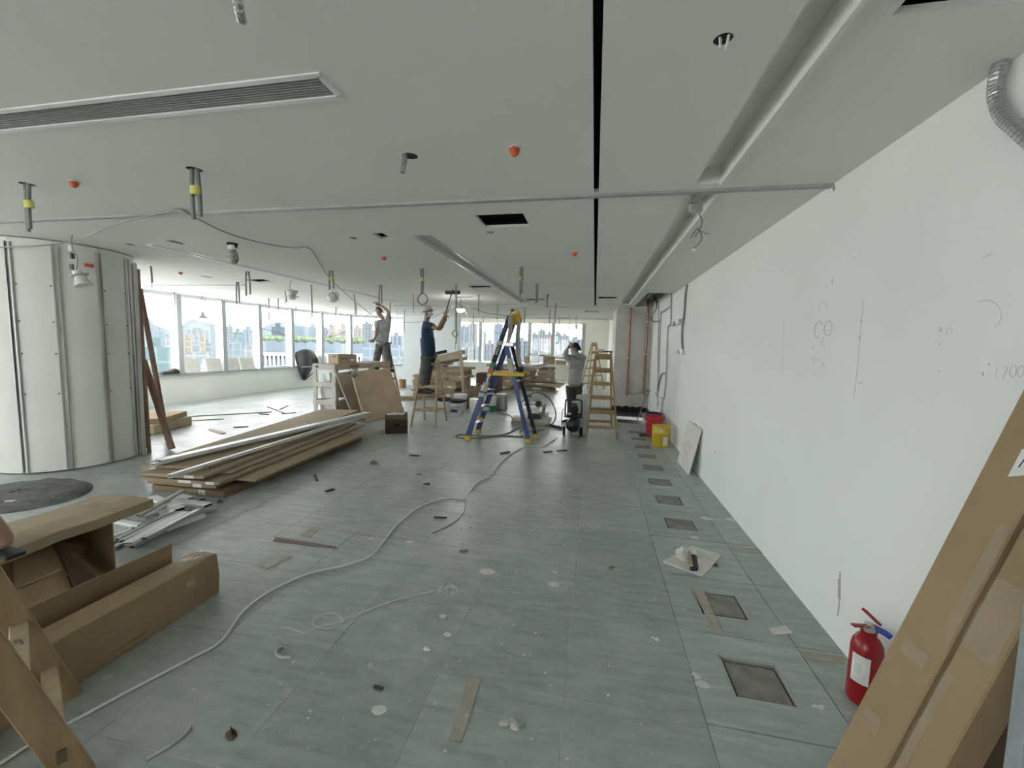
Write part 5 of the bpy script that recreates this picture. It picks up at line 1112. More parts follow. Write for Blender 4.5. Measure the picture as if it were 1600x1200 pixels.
cable([Wy(1009, 616, 10.35), Wy(1005, 632, 10.2), Wy(999, 648, 9.9), Wy(996, 656, 9.6)], .014, 'dark cable hanging from the pier into the floor pit', M_cond, 'wall_cable')
# ---- conduits on the right wall
XW = WX-.02
def wpath(pts): return [Wx(x, y, XW) for x, y in pts]
t = thing('wall_conduit', 'grey conduit drop on the right wall with a bend and two boxes', 'conduit', tuple(Wx(1037, 624, XW)))
MB().tube(smooth_path(wpath([(1049, 458), (1048.5, 480), (1048, 505), (1044, 511), (1042.5, 540), (1041, 580), (1039, 612), (1037, 623), (1033, 621)]), 4), .014, 8).build('pipe', M_gmet, t, smooth=True)
for p in ((1048, 477), (1041.5, 550), (1036, 584)): MB().cbox(Wx(p[0], p[1], XW), (.03, .05, .05)).build('clamp', M_galv, t)
MB().tube(wpath([(1046, 510), (1062, 506)]), .012, 8).build('branch', M_gmet, t, smooth=True)
for p in ((1052, 506), (1062, 502.5)): MB().cbox(Wx(p[0], p[1], WX-.025), (.045, .07, .085)).build('socket_box', M_galv, t, bevel=.004)
t = thing('wall_conduit', 'grey conduit bent sideways lowest on the right wall near pier', 'conduit', tuple(Wx(1027, 618, XW)))
MB().tube(smooth_path(wpath([(1047, 479), (1038, 486), (1033, 490), (1031, 520), (1029.5, 560), (1028, 600), (1027, 618)]), 4), .014, 8).build('pipe', M_gmet, t, smooth=True)
MB().tube(smooth_path(wpath([(1039, 583), (1034, 585), (1030, 598), (1028, 610)]), 4), .016, 8).build('flexible_tail', M_cond, t, smooth=True)
t = thing('wall_conduit', 'nearest grey conduit ending in a box on the right wall', 'conduit', tuple(Wx(1066, 552, XW)))
MB().tube(smooth_path(wpath([(1073, 445), (1070.5, 465), (1069, 490), (1066, 512), (1065.5, 530), (1066.5, 547)]), 4), .016, 8).build('pipe', M_cond, t, smooth=True)
MB().cbox(Wx(1066, 550, WX-.022), (.04, .09, .09)).build('socket_box', M_galv, t, bevel=.004); MB().tube(wpath([(1057, 550), (1064, 550)]), .012, 8).cbox(Wx(1059, 550, WX-.02), (.03, .03, .06)).build('stub', M_galv, t)
cable([Wx(1024, 466, XW-.05), Wx(1026, 480, XW-.04), Wx(1018, 494, XW-.06), Wx(1020, 502, XW-.03), Wx(1030, 502, XW)], .016, 'looped grey cable hanging by the ceiling opening at the pier', M_cond, 'wall_cable')
cable([Wx(1030, 470, XW), Wx(1029, 500, XW), Wx(1028, 560, XW), Wx(1027.5, 640, XW)], .008, 'thin vertical cable line down the right wall corner', M_cond, 'wall_cable')
cable([Wx(1024, 614, XW), Wx(1030, 632, XW-.02), Wx(1025, 630, XW-.02), Wx(1031, 628, XW)], .010, 'little white wire curl low on the right wall', M_wcable, 'wall_cable')

# ---- plasterboard scrap with a trowel
a, b, c_, d_ = G(1036, 880), G(1080, 856), G(1127, 870), G(1097, 902)
t = thing('plasterboard_scrap', 'square plasterboard scrap heaped with plaster on the floor by the right wall', 'board', tuple((a+c_)/2))
MB().hexa([a, d_, c_, b, a+V(0, 0, .02), d_+V(0, 0, .012), c_+V(0, 0, .02), b+V(0, 0, .02)]).build('board', M_gyp, t, bevel=.003)
ce_ = (a+c_)/2
for k in range(7):
    p = ce_+V(random.uniform(-.10, .12), random.uniform(-.09, .09), .015); P = []
    for i in range(4):
        r_ = .06*(1-i/3.2); P.append([p+V(r_*math.cos(2*math.pi*q/7)*random.uniform(.7, 1.3), r_*math.sin(2*math.pi*q/7)*random.uniform(.7, 1.3), .013*i*random.uniform(.6, 1.2)) for q in range(7)])
    P = [r_+[r_[0]] for r_ in P]; P.append([p+V(0, 0, .045)]*8); MB().grid(P).build('plaster_lump', M_gyp, t, smooth=True)
p = G(1075, 885, .03); t = thing('plaster_trowel', 'plaster-caked trowel with dark blade and handle on the plasterboard scrap', 'trowel', tuple(p))
MB().beam(p+V(.0, -.03, .03), p+V(.02, .10, .06), .035, .03).build('handle', M_wood2, t, bevel=.008)
MB().beam(p+V(.04, -.05, .02), p+V(.055, .08, .05), .035, .012).build('blade', M_dark, t); MB().beam(p+V(.0, -.06, .015), p+V(.05, -.055, .02), .03, .02).build('plaster_crust', M_black, t, bevel=.004)
# ---- litter
def flat(poly, h_, name, m_, lab, cat, z=.0015, grp=None): return tag(MB().prism([tuple(G(x, y)[:2]) for x, y in poly], z, z+h_).build(name, m_), lab, cat, grp)
flat([(1202, 984), (1208, 993), (1239, 991), (1227, 979)], .006, 'tile_chip', M_gyp, 'small white square chip on the floor near the extinguisher', 'chip')
flat([(1251, 1017), (1258, 1030), (1320, 1039), (1318, 1026)], .001, 'masking_tape', M_beiget, 'beige tape strip on the floor beside the extinguisher', 'tape')
flat([(1140, 855), (1143, 861), (1193, 866), (1189, 857)], .001, 'masking_tape', M_beiget, 'faint tape strip on the floor at the wall past the trowel', 'tape')
flat([(1083, 922), (1098, 921), (1131, 994), (1116, 990)], .001, 'masking_tape', M_beiget, 'brown tape strip along the left of the second floor box', 'tape')
flat([(732, 1058), (752, 1061), (721, 1160), (702, 1156)], .001, 'masking_tape', M_beiget, 'beige tape strip lying at the bottom centre of the floor', 'tape')
flat([(430, 839), (524, 854), (528, 858), (426, 846)], .001, 'floor_tape', M_pinkt, 'dull red tape strip on floor past the long carton', 'tape')
flat([(468, 836), (489, 823), (502, 824), (484, 841)], .001, 'floor_tape', M_beiget, 'short faded tape strip crossing the red tape', 'tape')
flat([(403, 883), (417, 889), (457, 869), (442, 863)], .003, 'vinyl_offcut', M_crate, 'pale rectangular vinyl offcut on floor near the white cable', 'offcut')
# ================================================================== PEOPLE
def skinned(nodes, edges, sub=2):
    names = list(nodes); me = bpy.data.meshes.new('sk'); me.from_pydata([tuple(nodes[k][0]) for k in names], [(names.index(a), names.index(b)) for a, b in edges], [])
    ob = bpy.data.objects.new('sk', me); COL.objects.link(ob)
    md = ob.modifiers.new('s', 'SKIN'); md.use_smooth_shade = True
    for i, k in enumerate(names):
        r_ = nodes[k][1]; sv = me.skin_vertices[0].data[i]; sv.radius = (r_, r_) if not isinstance(r_, tuple) else r_; sv.use_root = (i == 0)
    s_ = ob.modifiers.new('u', 'SUBSURF'); s_.levels = sub; s_.render_levels = sub
    bpy.context.view_layer.update(); dg = bpy.context.evaluated_depsgraph_get()
    m2 = bpy.data.meshes.new_from_object(ob.evaluated_get(dg)); mb = MB(); mb.v = [v_.co.copy() for v_ in m2.vertices]; mb.f = [tuple(p.vertices) for p in m2.polygons]
    bpy.data.objects.remove(ob); bpy.data.meshes.remove(m2); return mb
def add_hand(mb, wrist, d, palm_n, curl=.9, s=1.0):   # palm, four fingers, thumb
    d = V(d).normalized(); n = V(palm_n); n = (n-d*n.dot(d)).normalized(); x = d.cross(n)
    w_ = V(wrist)
    mb.tube([w_, w_+d*.03*s, w_+d*.06*s, w_+d*.095*s], [.026*s, .036*s, .042*s, .03*s], 8)
    for k, (o_, L) in enumerate(((-.03, .070), (-.010, .080), (.011, .075), (.031, .058))):
        b = w_+d*.09*s+x*o_*s; c1 = b+(d*math.cos(curl*.4)+n*math.sin(curl*.4))*L*.45*s; c2 = c1+(d*math.cos(curl*1.2)+n*math.sin(curl*1.2))*L*.33*s; c3 = c2+(d*math.cos(curl*2)+n*math.sin(curl*2))*L*.25*s
        mb.tube([b, c1, c2, c3], [.0095*s, .009*s, .008*s, .006*s], 6)
    b = w_+d*.03*s-x*.03*s; c1 = b+(d*.6-x*.6+n*.4).normalized()*.035*s; c2 = c1+(d*.8+n*.6).normalized()*.03*s
    mb.tube([b, c1, c2], [.012*s, .010*s, .007*s], 6)
def person(lab, loc, J, cols, cap=None, mask=True, glasses=False, grip=None, look=(1, 0, 0), long_sleeve=False):
    """J: joints -> Vector"""
    t = thing('person', lab, 'person', tuple(loc))
    hd = J['head']; lk = V(look).normalized()
    nodes = {'pelvis': (J['pelvis'], .08), 'belly': (J['pelvis'].lerp(J['chest'], .5), .075), 'chest': (J['chest'], .075), 'neck': (J['neck'], .05), 'jaw': (hd+V(0, 0, -.05)+lk*.02, .068), 'skull': (hd+V(0, 0, .05)-lk*.005, .085)}
    edges = [('pelvis', 'belly'), ('belly', 'chest'), ('chest', 'neck'), ('neck', 'jaw'), ('jaw', 'skull')]
    for s_ in 'LR':
        nodes.update({'sh'+s_: (J['sh'+s_], .045), 'el'+s_: (J['el'+s_], .038), 'wr'+s_: (J['wr'+s_], .026), 'hip'+s_: (J['hip'+s_], .065), 'kn'+s_: (J['kn'+s_], .058), 'an'+s_: (J['an'+s_], .038)})
        edges += [('chest', 'sh'+s_), ('sh'+s_, 'el'+s_), ('el'+s_, 'wr'+s_), ('pelvis', 'hip'+s_), ('hip'+s_, 'kn'+s_), ('kn'+s_, 'an'+s_)]
    mb = skinned(nodes, edges)
    for s_ in 'LR':
        dd = J['wr'+s_]-J['el'+s_]; add_hand(mb, J['wr'+s_], J.get('hd'+s_, dd), grip or (lk*.5+V(0, 0, .2)), 1.0)
    sx = lk.cross(V(0, 0, 1)).normalized()
    mb.sphere(hd+lk*.088+V(0, 0, -.005), .016, 8, 6, (1, 1, 1.4))
    for k in (-1, 1): mb.sphere(hd+sx*k*.078+V(0, 0, .0), .022, 8, 6, (.6, .8, 1.3)); mb.sphere(hd+lk*.078+sx*k*.032+V(0, 0, .025), .011, 6, 5)
    mb.tube([hd+lk*.084+sx*-.022+V(0, 0, -.045), hd+lk*.09+V(0, 0, -.047), hd+lk*.084+sx*.022+V(0, 0, -.045)], .006, 5)
    body = mb.build('body', M_skin, t, smooth='all')
    # shirt
    nodes = {'belly': (J['pelvis'].lerp(J['chest'], .35), .150), 'hem': (J['pelvis'].lerp(J['chest'], -.12), .150), 'chest': (J['chest'], .150), 'col': (J['neck'].lerp(J['chest'], .25), .072)}
    edges = [('belly', 'hem'), ('belly', 'chest'), ('chest', 'col')]
    for s_ in 'LR':
        f = 1.0 if long_sleeve else .62; e_ = J['sh'+s_].lerp(J['el'+s_], f)
        nodes['sh'+s_] = (J['sh'+s_], .082); nodes['el'+s_] = (e_, .062); edges += [('chest', 'sh'+s_), ('sh'+s_, 'el'+s_)]
        if long_sleeve: nodes['wr'+s_] = (J['el'+s_].lerp(J['wr'+s_], .93), .046); edges.append(('el'+s_, 'wr'+s_))
    shirt = skinned(nodes, edges).build('shirt', cols['shirt'], t, smooth='all')
    # trousers
    nodes = {'pel': (J['pelvis']+V(0, 0, .05), .142)}; edges = []
    for s_ in 'LR':
        nodes['hip'+s_] = (J['hip'+s_]+V(0, 0, -.03), .108); nodes['kn'+s_] = (J['kn'+s_], .085); nodes['an'+s_] = (J['an'+s_]+V(0, 0, .02), .072)
        edges += [('pel', 'hip'+s_), ('hip'+s_, 'kn'+s_), ('kn'+s_, 'an'+s_)]
    skinned(nodes, edges).build('trousers', cols['trousers'], t, smooth='all')
    for s_ in 'LR':
        a = J['an'+s_]; td = V(J.get('toe', lk)); td.z = 0; td.normalize(); z0 = a.z-.075
        P = []
        for i, (u, wd, hh) in enumerate(((-.09, .03, .05), (-.07, .042, .085), (0, .046, .09), (.08, .05, .06), (.15, .045, .045), (.185, .02, .03))):
            c = V(a.x, a.y, z0)+td*u; y_ = td.cross(V(0, 0, 1)); P.append([c-y_*wd, c-y_*wd*.9+V(0, 0, hh*.7), c+V(0, 0, hh), c+y_*wd*.9+V(0, 0, hh*.7), c+y_*wd, c-y_*wd])
        m2 = MB().grid(P); m2.f.append((0, 1, 2, 3, 4)); o_ = 6*5; m2.f.append((o_, o_+1, o_+2, o_+3, o_+4)); m2.build('shoe', M_black, t, smooth=True)
    if cap: 
        cm, brim = cap
        P = [[hd-lk*.008+V(0, 0, .035)+(lk*math.cos(q)+sx*math.sin(q))*.103*math.cos(p)+V(0, 0, .10*math.sin(p)) for q in [2*math.pi*k/16 for k in range(17)]] for p in [math.pi/2*k/5 for k in range(6)]]
        MB().grid(P).build('cap', cm, t, smooth='all', solid=.008)
    else:
        P = [[hd-lk*.012+V(0, 0, .03)+(lk*math.cos(q)+sx*math.sin(q))*(.098 if math.cos(q) < .5 else .088)*math.cos(p)+V(0, 0, .105*math.sin(p)-.05*(math.cos(q) < .2)*math.cos(p)) for q in [2*math.pi*k/16 for k in range(17)]] for p in [math.pi/2*k/5 for k in range(6)]]
        MB().grid(P).build('hair', M_black, t, smooth='all', solid=.01)
    if mask:
        P = [[hd+V(0, 0, -.035)+lk*(.125*math.cos(p)*math.cos(q*.9))+sx*(.072*math.sin(q))+V(0, 0, .055*math.sin(p)) for q in [-1.3+2.6*k/8 for k in range(9)]] for p in [-1.3+2.6*k/6 for k in range(7)]]
        MB().grid(P).build('dust_mask', M_whitep, t, smooth='all', solid=.004)
    if glasses:
        for k in (-1, 1): MB().cbox(hd+lk*.098+sx*k*.034+V(0, 0, .028), (.012, .045, .03), math.atan2(lk.y, lk.x)).build('lens', M_black, t); MB().tube([hd+lk*.095+sx*k*.055+V(0, 0, .03), hd+sx*k*.085+V(0, 0, .02)], .004, 5).build('temple', M_black, t)
    return t
def up_(p, dz): return p+V(0, 0, dz)
M_navyshirt = mat('navy_tshirt', (.022,.05,.095), .85, var=.2, scale=5); M_greytr = mat('dusty_dark_trousers', (.075,.075,.072), .9, var=.25, scale=6)
M_greyshirt = mat('plaster_stained_grey_shirt', (.30,.33,.33), .9, var=.2, scale=8); M_greytr2 = mat('plaster_stained_black_trousers', (.06,.06,.065), .9, col2=(.16,.16,.16), scale=9)
M_whiteshirt = mat('pale_grey_long_sleeve', (.42,.42,.41), .9, var=.1, scale=6); M_darktr = mat('dark_green_grey_trousers', (.05,.055,.05), .9, var=.25, scale=6)
M_capw = mat('white_cloth_cap', (.56,.56,.53), .85, var=.06, scale=8)
# worker with the roller, in profile on the stepladder
Y = 7.50
J = {'head': Wy(667.5, 489, Y), 'neck': Wy(666, 500.5, Y), 'chest': Wy(667, 517, Y), 'pelvis': Wy(669.5, 553, Y)}
J.update({'shR': Wy(669, 508, Y)+V(0, -.16, 0), 'shL': Wy(668, 508, Y)+V(0, .16, 0), 'elR': Wy(685, 513.5, Y-.22), 'elL': Wy(688, 515, Y+.16), 'wrR': Wy(694.5, 494, Y-.12), 'wrL': Wy(694, 503, Y+.05)})
J.update({'hdR': V(.3, .1, 1), 'hdL': V(.35, -.3, .9), 'hipR': Wy(669, 558, Y)+V(0, -.10, 0), 'hipL': Wy(669, 558, Y)+V(0, .10, 0), 'knR': Wy(664.5, 584, Y-.11), 'knL': Wy(668, 584, Y+.11)})
J.update({'anR': V(Wy(661, 606, Y-.12).x, Y-.12, .70), 'anL': V(Wy(666, 606, Y+.12).x, Y+.12, .70)})
person('worker in navy shirt and white cap painting the ceiling with a roller', (J['anR'].x, Y, .612), J, {'shirt': M_navyshirt, 'trousers': M_greytr}, (M_capw, True), True, True, (.7, .2, .2), look=(1, .05, .25))
t = thing('paint_roller', 'paint roller with dark sleeve and red frame on a long pole', 'paint roller', tuple(Wy(697, 490, Y-.1)))
a, b = Wy(692.5, 501, Y-.06), Wy(707.5, 452.5, Y-.05); MB().tube([a, b], .011, 8).build('pole', M_dark, t, smooth=True); MB().tube([b-(b-a)*.12, b], .014, 8).tube(smooth_path([b, b+V(.02, 0, .05), b+V(.14, 0, .06), b+V(.14, 0, .10)], 3), .005, 6).build('frame', M_redb, t, smooth=True)
c = V(b.x, b.y, CZ-.052); MB().tube([c+V(-.14, 0, 0), c+V(.14, 0, 0)], .034, 14).build('sleeve', mat('wet_grey_roller_sleeve', (.09,.09,.085), .9, var=.15, scale=30), t, smooth=True); MB().tube([c+V(-.165, 0, 0), c+V(-.14, 0, 0)], .024, 12).build('end_cap', M_whitep, t, smooth=True)
# far worker on the ladder behind the crate, reaching up with a hawk
Y = 9.75
J = {'head': Wy(592.5, 488, Y), 'neck': Wy(598, 497, Y), 'chest': Wy(598.5, 508, Y), 'pelvis': Wy(598.5, 534, Y)}
J.update({'shR': Wy(606, 500, Y)+V(0, .05, 0), 'shL': Wy(591, 504, Y)+V(0, -.05, 0), 'elR': Wy(606.5, 486, Y-.15), 'elL': Wy(588.5, 522, Y-.2), 'wrR': Wy(595.5, 477, Y-.25), 'wrL': Wy(585, 531, Y-.32), 'hdR': V(-1, -.2, .25), 'hdL': V(-.7, -.3, -.3)})
J.update({'hipR': Wy(604, 540, Y), 'hipL': Wy(592.5, 540, Y), 'knR': Wy(607, 560, Y-.05), 'knL': Wy(588, 560, Y-.05), 'anR': Wy(610.5, 577, Y+.02), 'anL': Wy(587, 573, Y+.02)})
person('far worker in stained grey shirt plastering the ceiling from a ladder', (J['anR'].x, Y, .8), J, {'shirt': M_greyshirt, 'trousers': M_greytr2}, (mat('grey_head_cloth', (.20,.19,.18), .9, var=.15), False), True, False, (-.3, -.5, .6), look=(-.85, -.35, .45))
t = thing('plaster_float', 'plastering float pressed up to the ceiling by the far worker', 'float', tuple(Wy(585, 474, Y-.3)))
c = Wy(586.5, 471.5, Y-.3); MB().cbox(c, (.28, .12, .008), .2).build('blade', M_alu, t); MB().cbox(c+V(.01, 0, -.03), (.13, .03, .03), .2).build('handle', M_wood2, t, bevel=.006)
t = thing('scraper', 'small scraper in the lowered hand of the far worker', 'scraper', tuple(Wy(577, 533, Y-.36)))
c = Wy(581, 534, Y-.36); MB().cbox(c, (.13, .03, .03)).build('handle', M_dark, t, bevel=.006); MB().cbox(c+V(-.11, 0, 0), (.10, .06, .004)).build('blade', M_alu, t)
# worker in pale shirt, hands to his head
Y = 8.65
J = {'head': Wy(899.5, 545, Y), 'neck': Wy(902, 555.5, Y), 'chest': Wy(901, 569, Y), 'pelvis': Wy(897, 598, Y)}
J.update({'shR': Wy(910, 560, Y)+V(0, .02, 0), 'shL': Wy(891, 559, Y)+V(0, -.02, 0), 'elR': Wy(897, 553, Y-.36), 'elL': Wy(882, 557, Y-.22), 'wrR': Wy(893, 543.5, Y-.24), 'wrL': Wy(887, 544, Y-.20), 'hdR': V(-.1, .3, .9), 'hdL': V(.5, .3, .5)})
J.update({'hipR': Wy(903, 606, Y)+V(0, .02, 0), 'hipL': Wy(891, 606, Y)+V(0, -.02, 0), 'knR': Wy(903, 631, Y), 'knL': Wy(892, 631, Y-.02)})
J.update({'anR': V(J['knR'].x+.02, Y+.06, .085), 'anL': V(J['knL'].x, Y-.02, .085)})
person('worker in pale long-sleeved shirt holding both hands to his head', (J['anR'].x, Y, 0), J, {'shirt': M_whiteshirt, 'trousers': M_darktr}, None, False, False, (-.6, .3, 0), look=(-.75, -.35, .1), long_sleeve=True)
# bare foot in a black sandal at the left edge of the picture
c = G(2, 868, .468)+V(-.015, .02, 0)
nodes = {'knee': (c+V(-.30, -.06, .46), .055), 'shin': (c+V(-.12, -.02, .24), .047), 'ankle': (c+V(0, 0, .075), .040), 'heel': (c+V(.035, .0, .035), .034), 'mid': (c+V(-.08, .02, .03), .032), 'ball': (c+V(-.16, .03, .022), .030), 'toe': (c+V(-.20, .035, .018), .02)}
t = thing('person', 'bare foot and shin of a person stepping in at the left edge', 'person', (c.x, c.y, .452))
mb = skinned(nodes, [('knee', 'shin'), ('shin', 'ankle'), ('ankle', 'heel'), ('ankle', 'mid'), ('mid', 'ball'), ('ball', 'toe')])
mb.sphere(c+V(.012, -.032, .09), .016, 8, 6)
mb.build('leg', M_skin, t, smooth='all')
MB().prism([(c.x+.075, c.y-.035), (c.x+.075, c.y+.04), (c.x-.10, c.y+.06), (c.x-.23, c.y+.07), (c.x-.23, c.y+.0), (c.x-.10, c.y-.025)], c.z-.016, c.z+.004).build('sandal', M_black, t, bevel=.004)
# ================================================================== THE CITY OUTSIDE
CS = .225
def city_mat(name, wall, glass, sx=3.2, sz=3.1, mortar=.35):  # window tones drawn towards the wall and blued: distance haze put into the colours
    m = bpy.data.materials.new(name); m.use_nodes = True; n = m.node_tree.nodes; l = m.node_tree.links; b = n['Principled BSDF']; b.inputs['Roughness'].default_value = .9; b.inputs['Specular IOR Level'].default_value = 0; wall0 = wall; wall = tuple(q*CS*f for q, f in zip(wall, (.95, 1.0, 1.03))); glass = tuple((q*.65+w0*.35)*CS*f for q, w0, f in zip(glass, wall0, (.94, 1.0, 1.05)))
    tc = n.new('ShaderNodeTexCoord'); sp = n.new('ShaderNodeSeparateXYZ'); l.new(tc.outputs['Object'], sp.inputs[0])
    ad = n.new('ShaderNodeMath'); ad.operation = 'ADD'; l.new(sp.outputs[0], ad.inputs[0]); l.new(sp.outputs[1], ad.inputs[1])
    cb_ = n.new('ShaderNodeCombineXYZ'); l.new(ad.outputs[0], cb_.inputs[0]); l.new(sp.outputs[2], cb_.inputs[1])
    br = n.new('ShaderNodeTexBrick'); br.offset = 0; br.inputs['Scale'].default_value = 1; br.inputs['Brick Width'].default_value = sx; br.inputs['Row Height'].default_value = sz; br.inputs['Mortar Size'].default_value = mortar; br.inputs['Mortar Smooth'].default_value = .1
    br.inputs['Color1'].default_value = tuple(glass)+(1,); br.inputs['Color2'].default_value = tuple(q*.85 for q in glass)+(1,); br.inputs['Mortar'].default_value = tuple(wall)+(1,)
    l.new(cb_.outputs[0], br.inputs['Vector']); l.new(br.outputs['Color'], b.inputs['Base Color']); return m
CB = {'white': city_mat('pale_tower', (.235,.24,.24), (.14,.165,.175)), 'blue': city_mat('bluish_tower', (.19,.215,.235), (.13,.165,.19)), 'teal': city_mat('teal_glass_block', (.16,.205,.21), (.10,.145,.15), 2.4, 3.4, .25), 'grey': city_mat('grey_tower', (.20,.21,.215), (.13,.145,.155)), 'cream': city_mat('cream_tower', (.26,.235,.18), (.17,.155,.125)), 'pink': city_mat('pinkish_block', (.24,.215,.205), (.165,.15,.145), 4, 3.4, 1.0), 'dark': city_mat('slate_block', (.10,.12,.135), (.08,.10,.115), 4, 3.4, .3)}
ZG = -75
M_post = mat('terrace_post_paint', (.12,.125,.125), .7, spec=0, var=.05)
def bld(px0, px1, pyt, D, kind, lab, depth=None, zb=ZG, name='building'):
    a = ray(px0, pyt); b = ray(px1, pyt); ah = V(a.x, a.y, 0).normalized()*D; bh = V(b.x, b.y, 0).normalized()*D
    m = ray((px0+px1)/2, pyt); mh = math.hypot(m.x, m.y); zt = HCAM+m.z/mh*D
    w_ = (bh-ah).length; c = (ah+bh)/2; ang = math.atan2((bh-ah).y, (bh-ah).x); dp = depth or w_*.8
    h_ = zt-zb; Mx = Matrix.Translation((c.x, c.y, zb)) @ Matrix.Rotation(ang, 4, 'Z')
    t = thing(name, lab, 'building', (c.x, c.y, zb), 'buildings of the city outside')
    mb = MB().box(-w_/2, w_/2, 0, dp, 0, h_)
    if w_ > 6 and D > 150:
        for k in range(3): x = w_*(-.33+.33*k); mb.box(x-w_*.1, x+w_*.1, -w_*.06, 0, 0, h_*.995)
    o = MB(); o.v = [V(p) for p in mb.v]; o.f = mb.f
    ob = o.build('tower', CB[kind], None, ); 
    # keep object-space axes on the facade
    loc = ob.location.copy(); ob.parent = t; ob.rotation_euler = (0, 0, ang); ob.location = Matrix.Rotation(ang, 3, 'Z') @ loc
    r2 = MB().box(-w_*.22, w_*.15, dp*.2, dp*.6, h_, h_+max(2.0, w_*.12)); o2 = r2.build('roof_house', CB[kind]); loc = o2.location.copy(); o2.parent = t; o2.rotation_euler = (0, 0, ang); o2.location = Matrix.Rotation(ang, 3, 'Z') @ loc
    return t, Mx, w_, h_
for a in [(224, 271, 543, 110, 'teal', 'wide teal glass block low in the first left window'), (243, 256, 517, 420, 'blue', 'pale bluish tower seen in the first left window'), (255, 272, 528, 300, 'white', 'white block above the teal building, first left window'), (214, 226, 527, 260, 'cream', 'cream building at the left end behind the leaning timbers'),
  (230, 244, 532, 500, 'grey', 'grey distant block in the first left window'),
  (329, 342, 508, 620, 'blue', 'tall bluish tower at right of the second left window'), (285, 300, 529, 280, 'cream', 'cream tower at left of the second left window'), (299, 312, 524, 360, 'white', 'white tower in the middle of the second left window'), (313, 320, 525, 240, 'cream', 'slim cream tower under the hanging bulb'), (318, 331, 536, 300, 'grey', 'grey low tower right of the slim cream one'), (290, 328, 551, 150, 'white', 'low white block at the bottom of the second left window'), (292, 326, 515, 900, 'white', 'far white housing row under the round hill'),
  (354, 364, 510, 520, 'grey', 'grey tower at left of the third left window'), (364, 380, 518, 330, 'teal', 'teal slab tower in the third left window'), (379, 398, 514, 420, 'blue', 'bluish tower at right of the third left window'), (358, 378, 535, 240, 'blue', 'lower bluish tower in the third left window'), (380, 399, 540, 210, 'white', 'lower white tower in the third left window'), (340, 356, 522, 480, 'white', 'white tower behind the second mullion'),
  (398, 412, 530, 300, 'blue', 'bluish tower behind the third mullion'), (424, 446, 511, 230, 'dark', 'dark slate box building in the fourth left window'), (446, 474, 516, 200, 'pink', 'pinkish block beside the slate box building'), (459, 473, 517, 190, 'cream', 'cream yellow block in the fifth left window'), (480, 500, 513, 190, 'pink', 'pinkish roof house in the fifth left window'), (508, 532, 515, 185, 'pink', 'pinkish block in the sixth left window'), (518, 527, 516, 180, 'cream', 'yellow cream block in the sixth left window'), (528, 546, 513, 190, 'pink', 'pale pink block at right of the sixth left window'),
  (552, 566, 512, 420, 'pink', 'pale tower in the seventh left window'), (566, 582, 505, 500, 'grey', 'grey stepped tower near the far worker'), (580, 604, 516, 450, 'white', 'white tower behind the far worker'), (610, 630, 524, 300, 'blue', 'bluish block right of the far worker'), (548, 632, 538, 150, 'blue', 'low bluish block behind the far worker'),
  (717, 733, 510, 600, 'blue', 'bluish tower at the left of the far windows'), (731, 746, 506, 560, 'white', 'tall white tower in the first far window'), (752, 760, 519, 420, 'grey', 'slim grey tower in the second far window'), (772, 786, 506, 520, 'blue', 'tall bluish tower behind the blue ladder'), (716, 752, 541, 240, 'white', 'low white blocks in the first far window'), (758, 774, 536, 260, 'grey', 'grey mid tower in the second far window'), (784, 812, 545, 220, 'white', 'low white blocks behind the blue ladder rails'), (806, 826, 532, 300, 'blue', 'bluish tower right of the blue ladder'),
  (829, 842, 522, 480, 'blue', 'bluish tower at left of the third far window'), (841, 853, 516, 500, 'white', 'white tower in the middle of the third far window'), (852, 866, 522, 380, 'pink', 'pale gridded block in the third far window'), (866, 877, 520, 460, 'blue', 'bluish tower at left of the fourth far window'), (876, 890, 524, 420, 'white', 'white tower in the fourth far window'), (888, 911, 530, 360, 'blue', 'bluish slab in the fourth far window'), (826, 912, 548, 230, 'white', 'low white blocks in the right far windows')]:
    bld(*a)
# terrace block across the street with posts and planting
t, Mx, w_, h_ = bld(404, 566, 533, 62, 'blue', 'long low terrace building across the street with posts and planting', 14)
for k in range(26):
    x = -w_/2+w_*(k+.5)/26; MB().box(x-.12, x+.12, -.35, -.1, h_-7.2, h_-2.0, Mx).build('post', M_post, t)
MB().box(-w_/2, w_/2, -.4, -.05, h_-2.0, h_-1.6, Mx).build('beam', M_post, t)
M_hedge = mat('roof_planting', (.03,.04,.025), .9, spec=0, var=.3, scale=1.5)
hb = MB()
for k in range(160):
    x = random.uniform(-w_/2, w_/2); s_ = random.uniform(.2, .55); c = Mx @ V(x, random.uniform(.1, 1.4), h_+s_*.4); hb.sphere(c, s_, 6, 4, (1.2, 1, .9))
o = hb.build('planting', M_hedge, t); o['kind'] = 'stuff'
# hills
def hill(pts, D, lab, m_, dp=900):
    P = []
    for px, py in pts:
        a = ray(px, py); h_ = math.hypot(a.x, a.y); p = V(a.x/h_*D, a.y/h_*D, HCAM+a.z/h_*D); q = V(a.x/h_*(D+dp), a.y/h_*(D+dp), ZG)
        f_ = V(a.x/h_*(D-dp), a.y/h_*(D-dp), ZG); P.append([f_, f_.lerp(p, .55)+V(0, 0, -20), p, p.lerp(q, .5), q])
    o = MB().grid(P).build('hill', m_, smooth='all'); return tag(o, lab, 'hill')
M_hill = mat('hazy_hill_scrub', (.042,.050,.055), .95, spec=0, var=.10, scale=.004, world=True)  # pale blue-grey: distance haze put into the hill colour
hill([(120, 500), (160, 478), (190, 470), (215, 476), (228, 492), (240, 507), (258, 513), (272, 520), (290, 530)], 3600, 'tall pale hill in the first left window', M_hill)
hill([(268, 525), (285, 508), (297, 500), (310, 498), (325, 503), (340, 507), (352, 515), (368, 527)], 3200, 'rounded pale hill behind the hanging bulb', M_hill)
